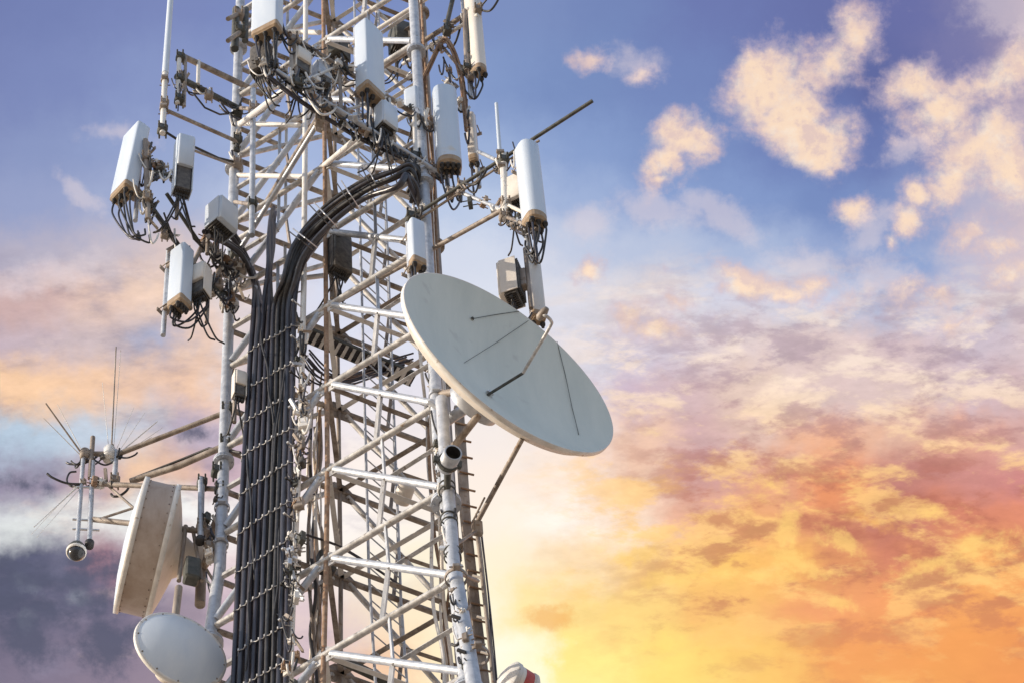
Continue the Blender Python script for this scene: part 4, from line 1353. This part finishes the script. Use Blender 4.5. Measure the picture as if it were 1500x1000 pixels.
fb = noise(V0, 15, 10, .66, .1)
fbb = noise(V0, 42, 6, .6, .2)
f1 = mth('ADD', mth('ADD', puffs(PUFFS), mth('MULTIPLY_ADD', fb, 2.3, -.98)), mth('MULTIPLY_ADD', fbb, .5, -.25))
m1 = mth('MULTIPLY', sstep(f1, -.18, .80), .93)
core = sstep(f1, .2, 1.05)
pc = mixc(core, srgb(206, 184, 198), srgb(252, 216, 180))
fb2 = noise(vm('ADD', V0, (.014, -.012, 0)), 15, 10, .66, .1)
shd = mth('SUBTRACT', fb, fb2)
pc = mixc(mth('MULTIPLY', sstep(shd, .0, .16), .6), pc, srgb(214, 182, 184))
pc = mixc(mth('MULTIPLY', sstep(shd, .0, -.16), .6), pc, srgb(255, 232, 204))
col = mixc(m1, col, pc)
f2 = mth('ADD', puffs(WISPS), mth('MULTIPLY_ADD', fb, 1.7, -.85))
col = mixc(mth('MULTIPLY', sstep(f2, .0, .7), .42), col, srgb(232, 214, 216))

f3 = mth('ADD', puffs(FIRE), mth('MULTIPLY_ADD', fb, 3.4, -1.7))
col = mixc(mth('MULTIPLY', sstep(f3, .0, .8), .68), col, srgb(255, 208, 116))
f4 = mth('ADD', puffs(HOLES), mth('MULTIPLY_ADD', fb, 6.0, -2.9))
col = mixc(mth('MULTIPLY', sstep(f4, .1, 1.5), .32), col, srgb(196, 208, 218))
f5 = mth('ADD', puffs(DUSK), mth('MULTIPLY_ADD', fb, 3.2, -1.6))
col = mixc(mth('MULTIPLY', sstep(f5, -.1, .8), .85), col, srgb(82, 86, 112))
f6 = mth('ADD', puffs(EMBER), mth('MULTIPLY_ADD', fb, 2.4, -1.2))
col = mixc(mth('MULTIPLY', sstep(f6, .0, .8), .6), col, srgb(240, 168, 84))
s3 = noise(rot.outputs[0], 24, 9, .66, .05)
cloudy = mth('MAXIMUM', mth('MULTIPLY', sstep(Y, .36, .5), sstep(X, .70, .9)), mth('MULTIPLY', sstep(mth('SUBTRACT', .5, X), 0, .2), sstep(Y, .34, .42)))
dt = mth('ADD', mth('MULTIPLY_ADD', s3, .9, -.45), mth('MULTIPLY_ADD', s2, -.9, .45))
cloudy = mth('MULTIPLY', cloudy, mth('MULTIPLY_ADD', sstep(Y, .80, .97), -.7, 1.0))
dt = mth('MULTIPLY_ADD', mth('MULTIPLY', dt, cloudy), .46, 1.02)
col = mixc(1.0, col, dt, 'MULTIPLY')
hs = NN('ShaderNodeHueSaturation')
LK(mth('MULTIPLY_ADD', mth('MULTIPLY', sstep(Y, .55, .75), sstep(X, .6, .85)), .13, .84), hs.inputs['Saturation'])
hs.inputs['Value'].default_value = 1.02
LK(col, hs.inputs['Color'])
col = hs.outputs[0]

# away from that part of the sky: clear daylight, plus an added warm backlight
ns = NN('ShaderNodeTexSky')
ns.sky_type = 'NISHITA'
ns.sun_disc = False
ns.sun_elevation = SUN_EL
ns.sun_rotation = SUN_AZ
ns.air_density = 1.0
ns.dust_density = 1.6
ns.ozone_density = 1.4
base = mixc(1.0, ns.outputs[0], (SKY_K, SKY_K, SKY_K, 1), 'MULTIPLY')
base = mixc(1.0, base, (*SKY_ADD, 1), 'ADD')
backlight_glow = mth('POWER', mth('MAXIMUM', vm('DOT_PRODUCT', tc, tuple(Vector((.42, .90, .10)).normalized())), 0.0), 5.0)  # unseen warm glow added low in the sky to backlight the steel
base = mixc(backlight_glow, base, (1.5, .72, .30, 1))
inside = sstep(vm('DOT_PRODUCT', tc, tuple((FWD + RIGHT * .058).normalized())), .935, .972)
fin = mixc(inside, base, col)
bg = NN('ShaderNodeBackground')
LK(fin, bg.inputs[0])
bg.inputs[1].default_value = 1.0
wo = NN('ShaderNodeOutputWorld')
LK(bg.outputs[0], wo.inputs[0])
W.cycles.sampling_method = 'MANUAL'
W.cycles.sample_map_resolution = 512

# ------------------------------------------------------------------ sun
sd = bpy.data.lights.new('sun', 'SUN')
sd.energy = SUN_E
sd.angle = math.radians(.6)
sd.color = SUN_C
so = bpy.data.objects.new('sun', sd)
COL.objects.link(so)
sdir = Vector((math.sin(SUN_AZ) * math.cos(SUN_EL), math.cos(SUN_AZ) * math.cos(SUN_EL), math.sin(SUN_EL)))
so.rotation_euler = sdir.to_track_quat('Z', 'Y').to_euler()
so.location = (0, 0, 60)

SC.view_settings.view_transform = 'Standard'
SC.view_settings.look = 'None'
SC.view_settings.exposure = 0
SC.view_settings.gamma = 1
SC.render.resolution_x, SC.render.resolution_y = 1024, 682
SC.cycles.max_bounces = 5
SC.cycles.diffuse_bounces = 3
SC.cycles.glossy_bounces = 2
